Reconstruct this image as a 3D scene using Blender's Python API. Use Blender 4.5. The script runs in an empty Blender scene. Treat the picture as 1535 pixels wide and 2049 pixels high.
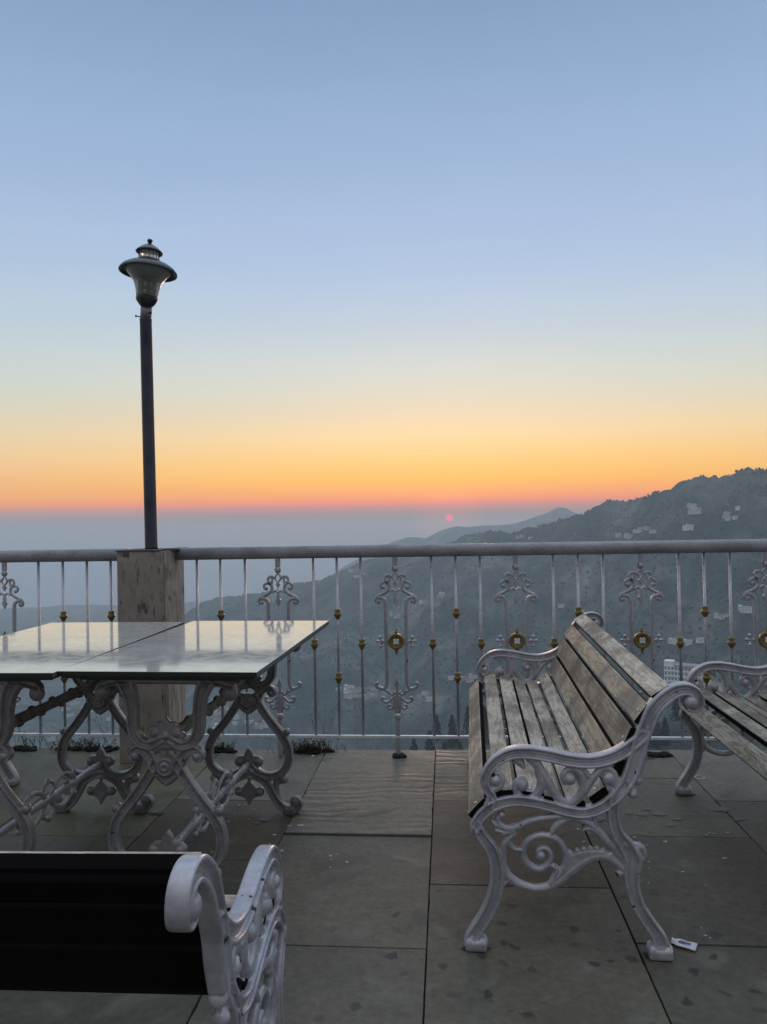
import bpy, bmesh, math, random
from mathutils import Vector, Matrix, noise
random.seed(7)
S = bpy.context.scene
COL = S.collection
R = math.radians
# ------------------------------------------------------------------ camera
H = 1.2
XC, YC = 767.5, 1024.5
FPX = 1500.0
RT = Vector((0.99641, 0.08271, -0.018)).normalized()
FW = Vector((-0.082533, 0.996533, 0.010492)).normalized()
UP = RT.cross(FW).normalized()
FW = UP.cross(RT).normalized()
cd = bpy.data.cameras.new('camera'); cam = bpy.data.objects.new('camera', cd); COL.objects.link(cam)
cd.sensor_fit = 'VERTICAL'; cd.sensor_height = 36.0; cd.lens = 36.0 * FPX / 2049.0
cd.clip_start = 0.05; cd.clip_end = 40000
m = Matrix((RT, UP, -FW)).transposed().to_4x4(); m.translation = (0, 0, H)
cam.matrix_world = m
S.camera = cam

def ray(px, py):
    return FW * FPX + RT * (px - XC) + UP * (YC - py)
def onz(px, py, z=0.0):
    r = ray(px, py); t = (z - H) / r.z
    return Vector((r.x * t, r.y * t, z))
def ony(px, py, Y):
    r = ray(px, py); t = Y / r.y
    return Vector((r.x * t, Y, H + r.z * t))

# ------------------------------------------------------------------ sky, light, exposure
def lin(c):
    return tuple(((v / 255.0) / 12.92 if v / 255.0 <= 0.04045 else ((v / 255.0 + 0.055) / 1.055) ** 2.4) for v in c[:3]) + (1.0,)
def elev(y):   # elevation in degrees for a picture row near the middle
    return math.degrees(math.atan((1040.0 - y) / FPX))
SUN_DIR = ray(899, 1036).normalized()
SKYB = 1.0
world = bpy.data.worlds.new('World'); S.world = world; world.use_nodes = True
nt = world.node_tree; N = nt.nodes; L = nt.links
for n in list(N): N.remove(n)
out = N.new('ShaderNodeOutputWorld'); bg = N.new('ShaderNodeBackground')
tc = N.new('ShaderNodeTexCoord'); sep = N.new('ShaderNodeSeparateXYZ'); L.new(tc.outputs['Generated'], sep.inputs[0])
asn = N.new('ShaderNodeMath'); asn.operation = 'ARCSINE'; L.new(sep.outputs['Z'], asn.inputs[0])
mr = N.new('ShaderNodeMapRange'); L.new(asn.outputs[0], mr.inputs[0])
mr.inputs['From Min'].default_value = R(-10); mr.inputs['From Max'].default_value = R(90)
def ramp(stops):
    r = N.new('ShaderNodeValToRGB'); L.new(mr.outputs[0], r.inputs[0])
    el = r.color_ramp.elements
    stops = sorted(stops, key=lambda s: s[0])
    pos = [(s[0] + 10) / 100.0 for s in stops]
    el[0].position = pos[0]; el[0].color = stops[0][1]
    el[1].position = pos[-1]; el[1].color = stops[-1][1]
    for p, s in zip(pos[1:-1], stops[1:-1]):
        e = el.new(p); e.color = s[1]
    return r
def k(c, f=1.0):
    l = lin(c); return (l[0] * f, l[1] * f, l[2] * f, 1)
HZ = (150, 154, 166)
SIG = .00026; HTOP = 86.0; HFAR = 4500.0
HLN = (.44, .38, .40); HLF = (.36, .36, .39)     # what the haze itself adds, per unit of opacity
def w(y, c, HL=None):
    HL = HL or HLN
    e = elev(y); path = min(HFAR, HTOP / max(1e-4, math.sin(R(max(e, .02)))))
    T = math.exp(-SIG * path); l = lin(c)
    return (e, tuple(max(0.0, (l[i] - (1 - T) * HL[i]) / T) for i in range(3)) + (1,))
near = ramp([(-10, k((104, 120, 136))), (-3, k((138, 146, 158))), (-.2, k((166, 158, 160))), w(1034, (172, 158, 158)), w(1022, (190, 154, 150)), w(1006, (240, 156, 100)),
             w(992, (248, 172, 98)), w(960, (252, 193, 114)), w(918, (250, 205, 140)), w(875, (245, 215, 168)), w(830, (231, 215, 187)), w(780, (217, 216, 203)),
             w(720, (206, 214, 214)), w(650, (192, 207, 221)), w(560, (179, 199, 226)), w(450, (170, 192, 224)), w(300, (160, 185, 217)), w(150, (150, 176, 207)),
             w(0, (139, 166, 200)), (50, k((176, 190, 212), 1.75)), (90, k((186, 190, 204), 2.3))])
HLN = HLF
far = ramp([(-10, k((104, 120, 136))), (-3, k((136, 145, 160))), (-.2, k((156, 155, 163))), w(1032, (166, 152, 156)), w(1022, (180, 157, 153)), w(1006, (222, 162, 130)),
            w(992, (238, 174, 122)), w(960, (240, 187, 138)), w(918, (239, 203, 156)), w(875, (230, 209, 174)), w(830, (216, 212, 190)), w(780, (205, 211, 204)),
            w(720, (198, 210, 214)), w(650, (188, 204, 218)), w(560, (176, 196, 220)), w(450, (166, 189, 219)), w(300, (155, 181, 214)), w(150, (144, 171, 203)),
            w(0, (132, 161, 195)), (50, k((176, 190, 212), 1.75)), (90, k((186, 190, 204), 2.3))])
back = ramp([(-10, k(HZ, .7)), (0, k((165, 160, 165), .5)), (6, k((180, 172, 172), .5)), (20, k((180, 176, 180), .6)), (45, k((182, 186, 196), 1.15)), (90, k((186, 190, 204), 2.3))])
def dotn(vec):
    n = N.new('ShaderNodeVectorMath'); n.operation = 'DOT_PRODUCT'; L.new(tc.outputs['Generated'], n.inputs[0]); n.inputs[1].default_value = vec
    return n
sh = Vector((SUN_DIR.x, SUN_DIR.y, 0)).normalized()
d1 = dotn(sh)
def mapr(src, a, b):
    n = N.new('ShaderNodeMapRange'); n.interpolation_type = 'SMOOTHSTEP'; L.new(src, n.inputs[0])
    n.inputs['From Min'].default_value = a; n.inputs['From Max'].default_value = b
    return n.outputs[0]
def mix(fac, a, b):
    n = N.new('ShaderNodeMix'); n.data_type = 'RGBA'; L.new(fac, n.inputs[0]); L.new(a, n.inputs[6]); L.new(b, n.inputs[7]); return n.outputs[2]
w_near = mapr(d1.outputs['Value'], math.cos(R(38)), math.cos(R(2)))
w_back = mapr(d1.outputs['Value'], math.cos(R(60)), math.cos(R(125)))
c1 = mix(w_near, far.outputs[0], near.outputs[0])
c2 = mix(w_back, c1, back.outputs[0])
# very soft streaks of thin high cloud and dust
mp = N.new('ShaderNodeMapping'); L.new(tc.outputs['Generated'], mp.inputs[0]); mp.inputs['Scale'].default_value = (1.2, 1.2, 9)
nz = N.new('ShaderNodeTexNoise'); L.new(mp.outputs[0], nz.inputs[0]); nz.inputs['Scale'].default_value = 1.6; nz.inputs['Detail'].default_value = 4
mr2 = N.new('ShaderNodeMapRange'); L.new(nz.outputs[0], mr2.inputs[0]); mr2.inputs['To Min'].default_value = 0.955; mr2.inputs['To Max'].default_value = 1.045
mm = N.new('ShaderNodeVectorMath'); mm.operation = 'SCALE'; L.new(c2, mm.inputs[0]); L.new(mr2.outputs[0], mm.inputs['Scale'])
# the sun's own disc, dim and red through the dust
d2 = dotn(SUN_DIR)
w_sun = mapr(d2.outputs['Value'], math.cos(R(0.36)), math.cos(R(0.04)))
w_glow = mapr(d2.outputs['Value'], math.cos(R(3.2)), math.cos(R(0.2)))
sunc = N.new('ShaderNodeRGB'); sunc.outputs[0].default_value = (2.1, .12, .2, 1)
glc = N.new('ShaderNodeVectorMath'); glc.operation = 'SCALE'; glc.inputs[0].default_value = (0.16, 0.03, 0.01); L.new(w_glow, glc.inputs['Scale'])
ad = N.new('ShaderNodeVectorMath'); ad.operation = 'ADD'; L.new(mm.outputs[0], ad.inputs[0]); L.new(glc.outputs[0], ad.inputs[1])
c3 = mix(w_sun, ad.outputs[0], sunc.outputs[0])
# physical twilight sky under it
sky = N.new('ShaderNodeTexSky'); sky.sky_type = 'NISHITA'; sky.sun_disc = False
sky.sun_elevation = R(1.5); sky.sun_rotation = math.atan2(SUN_DIR.x, SUN_DIR.y); sky.dust_density = 3.0
bg2 = N.new('ShaderNodeBackground'); L.new(sky.outputs[0], bg2.inputs[0]); bg2.inputs[1].default_value = 0.012
L.new(c3, bg.inputs[0]); bg.inputs[1].default_value = 0.98 * SKYB
ads = N.new('ShaderNodeAddShader'); L.new(bg.outputs[0], ads.inputs[0]); L.new(bg2.outputs[0], ads.inputs[1])
L.new(ads.outputs[0], out.inputs[0])

sl = bpy.data.lights.new('sun', 'SUN'); so = bpy.data.objects.new('sun', sl); COL.objects.link(so)
sl.energy = 0.5; sl.angle = R(10); sl.color = (1.0, 0.62, 0.42)
sdir = Vector((SUN_DIR.x, SUN_DIR.y, math.tan(R(3.5)))).normalized()
so.rotation_euler = sdir.to_track_quat('Z', 'Y').to_euler()
S.view_settings.view_transform = 'Standard'; S.view_settings.look = 'None'
S.view_settings.exposure = 0.0; S.view_settings.gamma = 1.0
S.cycles.volume_bounces = 5
S.cycles.max_bounces = 12
S.cycles.use_denoising = True

# ------------------------------------------------------------------ helpers
def tag(o, label=None, cat=None, group=None, kind=None):
    if label: o['label'] = label
    if cat: o['category'] = cat
    if group: o['group'] = group
    if kind: o['kind'] = kind
    return o
def empty(name, loc=(0, 0, 0), rz=0.0):
    o = bpy.data.objects.new(name, None); COL.objects.link(o); o.location = loc; o.rotation_euler = (0, 0, rz)
    o.empty_display_size = 0.1
    return o
def link(name, me, mats, parent=None, smooth=False):
    for mt in (mats if isinstance(mats, (list, tuple)) else [mats]):
        if mt: me.materials.append(mt)
    if smooth: me.polygons.foreach_set('use_smooth', [True] * len(me.polygons))
    o = bpy.data.objects.new(name, me); COL.objects.link(o)
    if parent: o.parent = parent
    return o
def frombm(name, bm, mats, parent=None, smooth=False, fixn=True):
    if fixn: bmesh.ops.recalc_face_normals(bm, faces=bm.faces)
    me = bpy.data.meshes.new(name); bm.to_mesh(me); bm.free()
    return link(name, me, mats, parent, smooth)
def kids(o): return list(o.children)
def copy_tree(o, parent=None):
    c = o.copy(); COL.objects.link(c)
    c.parent = parent
    for ch in kids(o): copy_tree(ch, c)
    return c
def box(bm, a, b, mat=0, M=None, bev=0.0):
    x0, y0, z0 = a; x1, y1, z1 = b
    vs = [bm.verts.new(p) for p in ((x0, y0, z0), (x1, y0, z0), (x1, y1, z0), (x0, y1, z0), (x0, y0, z1), (x1, y0, z1), (x1, y1, z1), (x0, y1, z1))]
    fs = [bm.faces.new([vs[i] for i in q]) for q in ((0, 3, 2, 1), (4, 5, 6, 7), (0, 1, 5, 4), (1, 2, 6, 5), (2, 3, 7, 6), (3, 0, 4, 7))]
    for f in fs: f.material_index = mat
    if bev > 0:
        es = list({e for f in fs for e in f.edges})
        r = bmesh.ops.bevel(bm, geom=es, offset=bev, segments=2, profile=0.6, affect='EDGES')
        vs = list({v for f in r['faces'] for v in f.verts} | {v for v in vs if v.is_valid})
    if M: 
        for v in vs: v.co = M @ v.co
    return vs
def cyl(bm, p, q, r0, r1=None, n=14, mat=0):
    p = Vector(p); q = Vector(q); r1 = r0 if r1 is None else r1
    d = (q - p).normalized(); a = d.orthogonal().normalized(); b = d.cross(a)
    A = []; B = []
    for i in range(n):
        t = 2 * math.pi * i / n; o = a * math.cos(t) + b * math.sin(t)
        A.append(bm.verts.new(p + o * r0)); B.append(bm.verts.new(q + o * r1))
    for i in range(n):
        f = bm.faces.new((A[i], A[(i + 1) % n], B[(i + 1) % n], B[i])); f.smooth = True; f.material_index = mat
    bm.faces.new(A[::-1]).material_index = mat; bm.faces.new(B).material_index = mat
def lathe(bm, prof, c=(0, 0, 0), n=24, mat=0, closed=False):
    c = Vector(c); rings = []
    for r, z in prof:
        r = max(r, 0.0002)
        rings.append([bm.verts.new(c + Vector((r * math.cos(2 * math.pi * i / n), r * math.sin(2 * math.pi * i / n), z))) for i in range(n)])
    for A, B in zip(rings, rings[1:]):
        for i in range(n):
            f = bm.faces.new((A[i], A[(i + 1) % n], B[(i + 1) % n], B[i])); f.smooth = True; f.material_index = mat
    if closed:
        A, B = rings[-1], rings[0]
        for i in range(n):
            f = bm.faces.new((A[i], A[(i + 1) % n], B[(i + 1) % n], B[i])); f.smooth = True; f.material_index = mat
    else:
        bm.faces.new(rings[0][::-1]).material_index = mat; bm.faces.new(rings[-1]).material_index = mat
def ball(bm, c, rx, ry=None, rz=None, n=12, mat=0):
    ry = rx if ry is None else ry; rz = rx if rz is None else rz
    M = Matrix.Translation(c) @ Matrix.Diagonal((rx, ry, rz, 1))
    r = bmesh.ops.create_uvsphere(bm, u_segments=n, v_segments=max(6, n * 2 // 3), radius=1.0, matrix=M)
    for v in r['verts']:
        for f in v.link_faces: f.material_index = mat; f.smooth = True
def catmull(pts, step):
    """smooth a list of tuples, resampled about every `step` in its first two values"""
    if len(pts) < 3: 
        P = [pts[0]] + list(pts) + [pts[-1]]
    else: P = [tuple(2 * a - b for a, b in zip(pts[0], pts[1]))] + list(pts) + [tuple(2 * a - b for a, b in zip(pts[-1], pts[-2]))]
    out = []
    for i in range(1, len(P) - 2):
        p0, p1, p2, p3 = P[i - 1:i + 3]
        dl = math.hypot(p2[0] - p1[0], p2[1] - p1[1]); n = max(1, int(dl / step))
        for j in range(n):
            t = j / n
            out.append(tuple(0.5 * ((2 * b) + (-a + c) * t + (2 * a - 5 * b + 4 * c - d) * t * t + (-a + 3 * b - 3 * c + d) * t ** 3) for a, b, c, d in zip(p0, p1, p2, p3)))
    out.append(tuple(P[-2])); return out
SEC_I = [(-.5, .36), (-.43, .5), (-.28, .5), (-.21, .22), (-.10, .16), (0, .26), (.10, .16), (.21, .22), (.28, .5), (.43, .5), (.5, .36)]
SEC_R = [(-.5, .12), (-.36, .34), (-.16, .42), (0, .5), (.16, .42), (.36, .34), (.5, .12)]
SEC_B = [(-.5, .30), (-.42, .46), (-.2, .5), (0, .5), (.2, .5), (.42, .46), (.5, .30)]
def sweep(bm, pts, T, sec=SEC_R, step=0.004):
    """pts: (u, v, width) in metres; a bar in the u-v plane, thickness T across it"""
    P = catmull(pts, step)
    prof = [(a, b) for a, b in sec] + [(a, -b) for a, b in reversed(sec)]
    rings = []
    n = len(P)
    def ring(u, v, nx, ny, w, t):
        return [bm.verts.new((u + nx * a * w, b * t, v + ny * a * w)) for a, b in prof]
    for i, (u, v, w) in enumerate(P):
        a = P[max(0, i - 1)]; b = P[min(n - 1, i + 1)]
        dx, dy = b[0] - a[0], b[1] - a[1]; l = math.hypot(dx, dy) or 1e-6
        dx /= l; dy /= l; nx, ny = -dy, dx
        w = max(w, .002)
        if i == 0: rings.append(ring(u - dx * w * .22, v - dy * w * .22, nx, ny, w * .5, T * .6))
        rings.append(ring(u, v, nx, ny, w, T))
        if i == n - 1: rings.append(ring(u + dx * w * .22, v + dy * w * .22, nx, ny, w * .5, T * .6))
    m = len(prof)
    for A, B in zip(rings, rings[1:]):
        for i in range(m): bm.faces.new((A[i], A[(i + 1) % m], B[(i + 1) % m], B[i]))
    bm.faces.new(rings[0][::-1]); bm.faces.new(rings[-1])
def plate(bm, pts, T, y=0.0):
    A = [bm.verts.new((u, y - T / 2, v)) for u, v in pts]; B = [bm.verts.new((u, y + T / 2, v)) for u, v in pts]
    m = len(pts)
    for i in range(m): bm.faces.new((A[i], A[(i + 1) % m], B[(i + 1) % m], B[i]))
    bm.faces.new(A[::-1]); bm.faces.new(B)
def cast(name, bm, voxel, smooth_it=3):
    """fuse overlapping pieces into one cast skin"""
    bmesh.ops.recalc_face_normals(bm, faces=bm.faces)
    me = bpy.data.meshes.new('raw'); bm.to_mesh(me); bm.free()
    o = bpy.data.objects.new('raw', me); COL.objects.link(o)
    r = o.modifiers.new('r', 'REMESH'); r.mode = 'VOXEL'; r.voxel_size = voxel
    s = o.modifiers.new('s', 'SMOOTH'); s.factor = 0.5; s.iterations = smooth_it
    dg = bpy.context.evaluated_depsgraph_get(); dg.update()
    res = bpy.data.meshes.new_from_object(o.evaluated_get(dg)); res.name = name
    bpy.data.objects.remove(o); bpy.data.meshes.remove(me)
    res.polygons.foreach_set('use_smooth', [True] * len(res.polygons))
    return res

# ------------------------------------------------------------------ materials
def mat(name, base=(.5, .5, .5), rough=.6, metal=0.0, spec=.5):
    m = bpy.data.materials.new(name); m.use_nodes = True
    b = m.node_tree.nodes['Principled BSDF']
    b.inputs['Base Color'].default_value = (*base[:3], 1); b.inputs['Roughness'].default_value = rough
    b.inputs['Metallic'].default_value = metal; b.inputs['Specular IOR Level'].default_value = spec
    return m, m.node_tree, b
def nnode(nt, kind, **kw):
    n = nt.nodes.new(kind)
    for a, v in kw.items():
        if a in n.inputs: n.inputs[a].default_value = v
        else: setattr(n, a, v)
    return n
def coords(nt, scale=(1, 1, 1), rot=(0, 0, 0), kind='Object'):
    t = nt.nodes.new('ShaderNodeTexCoord'); mp = nt.nodes.new('ShaderNodeMapping')
    nt.links.new(t.outputs[kind], mp.inputs[0]); mp.inputs['Scale'].default_value = scale; mp.inputs['Rotation'].default_value = rot
    return mp.outputs[0]
def nramp(nt, src, stops):
    r = nt.nodes.new('ShaderNodeValToRGB'); nt.links.new(src, r.inputs[0]); el = r.color_ramp.elements
    el[0].position, el[0].color = stops[0][0], (*stops[0][1], 1); el[1].position, el[1].color = stops[-1][0], (*stops[-1][1], 1)
    for p, c in stops[1:-1]:
        e = el.new(p); e.color = (*c, 1)
    return r.outputs[0]
def nmix(nt, fac, a, b, mode='MIX'):
    n = nt.nodes.new('ShaderNodeMix'); n.data_type = 'RGBA'; n.blend_type = mode
    for i, v in ((0, fac), (6, a), (7, b)):
        if isinstance(v, (int, float)): n.inputs[i].default_value = v
        elif isinstance(v, tuple): n.inputs[i].default_value = (*v[:3], 1)
        else: nt.links.new(v, n.inputs[i])
    return n.outputs[2]
def bump(nt, b, src, strength=.3, dist=.01, prev=None):
    n = nt.nodes.new('ShaderNodeBump'); nt.links.new(src, n.inputs['Height']); n.inputs['Strength'].default_value = strength; n.inputs['Distance'].default_value = dist
    if prev: nt.links.new(prev, n.inputs['Normal'])
    nt.links.new(n.outputs[0], b.inputs['Normal']); return n.outputs[0]

def paint_mat(name, c, dirt, rough=.38, chips=.0, metal=0.0):
    m, t, b = mat(name, c, rough, metal)
    co = coords(t)
    n1 = nnode(t, 'ShaderNodeTexNoise', Scale=9.0, Detail=6.0, Roughness=.65); t.links.new(co, n1.inputs[0])
    n2 = nnode(t, 'ShaderNodeTexNoise', Scale=70.0, Detail=3.0); t.links.new(co, n2.inputs[0])
    f = nramp(t, n1.outputs[0], [(.42, (0, 0, 0)), (.70, (1, 1, 1))])
    col = nmix(t, f, c, dirt)
    g = nramp(t, n2.outputs[0], [(.3, (.86, .86, .86)), (.7, (1.06, 1.06, 1.06))])
    col = nmix(t, 1.0, col, g, 'MULTIPLY')
    n3 = nnode(t, 'ShaderNodeTexNoise', Scale=38.0, Detail=2.0); t.links.new(co, n3.inputs[0])
    ch = nramp(t, n3.outputs[0], [(.735 - chips, (0, 0, 0)), (.75 - chips, (1, 1, 1))])
    col = nmix(t, ch, col, (.035, .03, .03))
    t.links.new(col, b.inputs['Base Color'])
    rr = nramp(t, n1.outputs[0], [(.3, (rough - .06,) * 3), (.7, (rough + .22,) * 3)]); t.links.new(rr, b.inputs['Roughness'])
    bump(t, b, n2.outputs[0], .25, .002)
    return m
M_paint = paint_mat('bench_paint', (.47, .47, .505), (.27, .27, .295), .25, .022, .25)
M_tpaint = paint_mat('table_paint', (.30, .295, .305), (.17, .165, .17), .28, .004, .25)
M_strut = paint_mat('stretcher_paint', (.46, .46, .48), (.26, .26, .27), .26, .01, .3)
M_fence = paint_mat('fence_paint', (.50, .505, .53), (.30, .30, .32), .27, .01, .55)
M_rail = paint_mat('rail_paint', (.30, .30, .31), (.19, .19, .20), .24)
M_lowrail = paint_mat('low_rail_paint', (.72, .74, .76), (.5, .52, .55), .3)
M_gold = paint_mat('gold_paint', (.23, .165, .04), (.12, .085, .025), .26)
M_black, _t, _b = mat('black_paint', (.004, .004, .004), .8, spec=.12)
M_steel, _t, _b = mat('bolt_steel', (.6, .6, .6), .35, .9)
M_dark, _t, _b = mat('dark_plastic', (.012, .017, .016), .35)

def wood_mat(name, c1, c2, c3, seed=0.0):
    m, t, b = mat(name, c1, .78, spec=.3)
    oi = t.nodes.new('ShaderNodeObjectInfo')
    tcx = t.nodes.new('ShaderNodeTexCoord'); ad = t.nodes.new('ShaderNodeVectorMath'); ad.operation = 'MULTIPLY_ADD'
    t.links.new(oi.outputs['Random'], ad.inputs[0]); ad.inputs[1].default_value = (13, 17, 29); t.links.new(tcx.outputs['Object'], ad.inputs[2])
    mp = t.nodes.new('ShaderNodeMapping'); t.links.new(ad.outputs[0], mp.inputs[0]); mp.inputs['Scale'].default_value = (16, 1.1, 16)
    wn = nnode(t, 'ShaderNodeTexNoise', Scale=1.6, Detail=4.0, Distortion=1.6); t.links.new(mp.outputs[0], wn.inputs[0])
    wv = nnode(t, 'ShaderNodeMath', operation='MULTIPLY'); t.links.new(wn.outputs[0], wv.inputs[0]); wv.inputs[1].default_value = 30.0
    sn = nnode(t, 'ShaderNodeMath', operation='SINE'); t.links.new(wv.outputs[0], sn.inputs[0])
    mp2 = t.nodes.new('ShaderNodeMapping'); t.links.new(ad.outputs[0], mp2.inputs[0]); mp2.inputs['Scale'].default_value = (160, 4, 160)
    fn = nnode(t, 'ShaderNodeTexNoise', Scale=1.5, Detail=5.0, Roughness=.7); t.links.new(mp2.outputs[0], fn.inputs[0])
    bl = nnode(t, 'ShaderNodeTexNoise', Scale=5.0, Detail=4.0); t.links.new(ad.outputs[0], bl.inputs[0])
    col = nmix(t, nramp(t, sn.outputs[0], [(.2, (.0, .0, .0)), (1, (.8, .8, .8))]), c1, c2)
    col = nmix(t, nramp(t, fn.outputs[0], [(.40, (0, 0, 0)), (.60, (1, 1, 1))]), col, c3)
    kn = nnode(t, 'ShaderNodeTexNoise', Scale=3.2, Detail=5.0, Distortion=2.2, Roughness=.7); mpk = t.nodes.new('ShaderNodeMapping'); t.links.new(ad.outputs[0], mpk.inputs[0]); mpk.inputs['Scale'].default_value = (6, 1.3, 6); t.links.new(mpk.outputs[0], kn.inputs[0])
    col = nmix(t, nramp(t, kn.outputs[0], [(.50, (0, 0, 0)), (.56, (.85, .85, .85)), (.60, (.15, .15, .15)), (.70, (.8, .8, .8))]), col, c2)
    col = nmix(t, nramp(t, bl.outputs[0], [(.46, (0, 0, 0)), (.62, (.72, .72, .72))]), col, (.12, .11, .09))
    hs = t.nodes.new('ShaderNodeHueSaturation'); t.links.new(col, hs.inputs['Color'])
    vr = nnode(t, 'ShaderNodeMapRange'); t.links.new(oi.outputs['Random'], vr.inputs[0]); vr.inputs['To Min'].default_value = .78; vr.inputs['To Max'].default_value = 1.18
    t.links.new(vr.outputs[0], hs.inputs['Value']); t.links.new(hs.outputs[0], b.inputs['Base Color'])
    bump(t, b, fn.outputs[0], .5, .002)
    return m
M_wood = wood_mat('weathered_wood', (.47, .405, .31), (.25, .20, .145), (.61, .56, .47))
M_woodb = wood_mat('weathered_brown_wood', (.38, .30, .21), (.22, .165, .105), (.46, .39, .295))
M_woodd = wood_mat('mossy_wood', (.28, .25, .185), (.12, .105, .07), (.42, .40, .34))

# ------------------------------------------------------------------ haze box and terrain
GRIDM = 7600.0
def pxy_dir(x):  # azimuth (radians from +Y toward +X) of a picture column
    r = ray(x, 1040); return math.atan2(r.x, r.y)
def pelev(x, y):
    r = ray(x, y); return math.atan2(r.z, math.hypot(r.x, r.y))
def table(pts):
    A = [(pxy_dir(x), pelev(x, y)) for x, y in pts]
    A.sort()
    def f(a):
        if a <= A[0][0]: return A[0][1]
        if a >= A[-1][0]: return A[-1][1]
        for (a0, e0), (a1, e1) in zip(A, A[1:]):
            if a <= a1:
                t = (a - a0) / (a1 - a0); return e0 + (e1 - e0) * t
    return f
crest_main = table([(-900, 1700), (-200, 1560), (0, 1470), (180, 1350), (300, 1262), (370, 1222), (400, 1200), (440, 1189), (500, 1184), (560, 1176), (590, 1164), (640, 1158), (660, 1150), (700, 1130), (740, 1117), (800, 1104),
                    (870, 1091), (905, 1080), (930, 1068), (960, 1062), (1000, 1060), (1020, 1064), (1060, 1052), (1100, 1044), (1150, 1027), (1180, 1020), (1215, 998), (1235, 999), (1260, 1001), (1290, 990),
                    (1330, 977), (1360, 965), (1395, 952), (1420, 950), (1450, 950), (1480, 938), (1500, 936), (1535, 938), (1650, 925), (1900, 940)])
crest_far = table([(500, 1240), (600, 1190), (640, 1165), (690, 1130), (740, 1104), (780, 1084), (815, 1073), (835, 1073), (850, 1076), (880, 1060), (912, 1051), (935, 1053), (965, 1050), (1000, 1049), (1030, 1046), (1060, 1036), (1090, 1026),
                   (1118, 1013), (1132, 1014), (1150, 1024), (1190, 1036), (1260, 1040), (1535, 1040)])
crest_near = table([(-300, 1700), (560, 1640), (760, 1560), (830, 1500), (880, 1480), (950, 1468), (1050, 1452), (1150, 1446), (1260, 1436), (1400, 1420), (1535, 1408), (1800, 1380)])
def fbm(x, y, s, o=5):
    return noise.fractal(Vector((x / s, y / s, 3.3)), 1.0, 2.1, o)
A_L, A_R = pxy_dir(0), pxy_dir(1535)
def terrain(x, y):
    a = math.atan2(x, y); r = math.hypot(x, y)
    n1 = fbm(x, y, 520.0); n2 = fbm(x + 900, y, 110.0, 4)
    floor = -395 + 22 * n1 + 5 * n2 - 40 * max(0, min(1, (r - 1500) / 2500))
    # slope falling away under the terrace
    own = -4.0 - (r - 6) * 0.56 + n2 * min(1, r / 60) * 7
    # opposite spur
    t = max(0.0, min(1.0, (a - A_L) / (A_R - A_L)))
    rc = 2500 - 1250 * t
    zc = rc * math.tan(crest_main(a))
    rc2 = rc + 110 * fbm(a * 900, 7, 160, 3)
    if r < rc2:
        q = (rc2 - r) / max(60, rc2 - 620 + 260 * (1 - t))
        q = max(0.0, q)
        main = zc * (1 - q) + (-400) * q - 70 * math.sin(math.pi * min(1, q)) * (0.35 - zc * .0005)
        main += 62 * min(1, q * 5) * (1 - abs(fbm(a * 2600, r * .35, 330, 5)) * 2.2) * .6 - 18 * min(1, q * 5)
        main += 16 * min(1, q * 6) * n2
    else:
        main = zc - (r - rc2) * .55 + 12 * n2 * min(1, (r - rc2) / 100)
    main += (fbm(a * 5000, r * .2, 60, 3) * 3.2) * (1.0 if abs(r - rc2) < 400 else .6)
    # far ranges
    rf = 3900
    zf = rf * math.tan(crest_far(a)) if a > pxy_dir(480) else -420
    farr = zf - abs(r - rf) * .40 + 26 * n1 * min(1, abs(r - rf) / 500)
    rn = 430
    zn = rn * math.tan(crest_near(a))
    nearr = zn - abs(r - rn) * (.50 if r > rn else .25) + 7 * n2
    return max(floor, own, main, farr, nearr)
def build_terrain():
    na, nr = 480, 380
    a0, a1 = R(-62), R(62)
    bm = bmesh.new(); rows = []
    for i in range(nr + 1):
        r = 6.5 * (4350.0 / 6.5) ** (i / nr) if i < 60 else None
        if r is None:
            rb = 6.5 * (4350.0 / 6.5) ** (60 / nr); r = rb * (4350.0 / rb) ** (((i - 60) / (nr - 60)) ** .62)
        rows.append([bm.verts.new((r * math.sin(a), r * math.cos(a), terrain(r * math.sin(a), r * math.cos(a)))) for a in [a0 + (a1 - a0) * j / na for j in range(na + 1)]])
    for A, B in zip(rows, rows[1:]):
        for j in range(na):
            f = bm.faces.new((A[j], A[j + 1], B[j + 1], B[j])); f.smooth = True
    return bm
m, t, b = mat('hill_scrub', (.06, .07, .05), .95, spec=.1)
co = coords(t)
h1 = nnode(t, 'ShaderNodeTexNoise', Scale=.009, Detail=9.0, Roughness=.66, Distortion=.5); t.links.new(co, h1.inputs[0])
h2 = nnode(t, 'ShaderNodeTexNoise', Scale=.05, Detail=5.0, Roughness=.7); t.links.new(co, h2.inputs[0])
hc = nramp(t, h1.outputs[0], [(.36, (.022, .036, .032)), (.47, (.045, .062, .052)), (.56, (.095, .105, .085)), (.70, (.22, .21, .17))])
hd = nramp(t, h2.outputs[0], [(.35, (.7, .72, .72)), (.65, (1.2, 1.2, 1.18))])
t.links.new(nmix(t, 1.0, hc, hd, 'MULTIPLY'), b.inputs['Base Color'])
bump(t, b, h2.outputs[0], 1.0, 8.0)
M_hill = m
hl_ = tag(frombm('hills', build_terrain(), M_hill), kind='structure'); print('max terrain', max(v.co.z for v in hl_.data.vertices))

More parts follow.
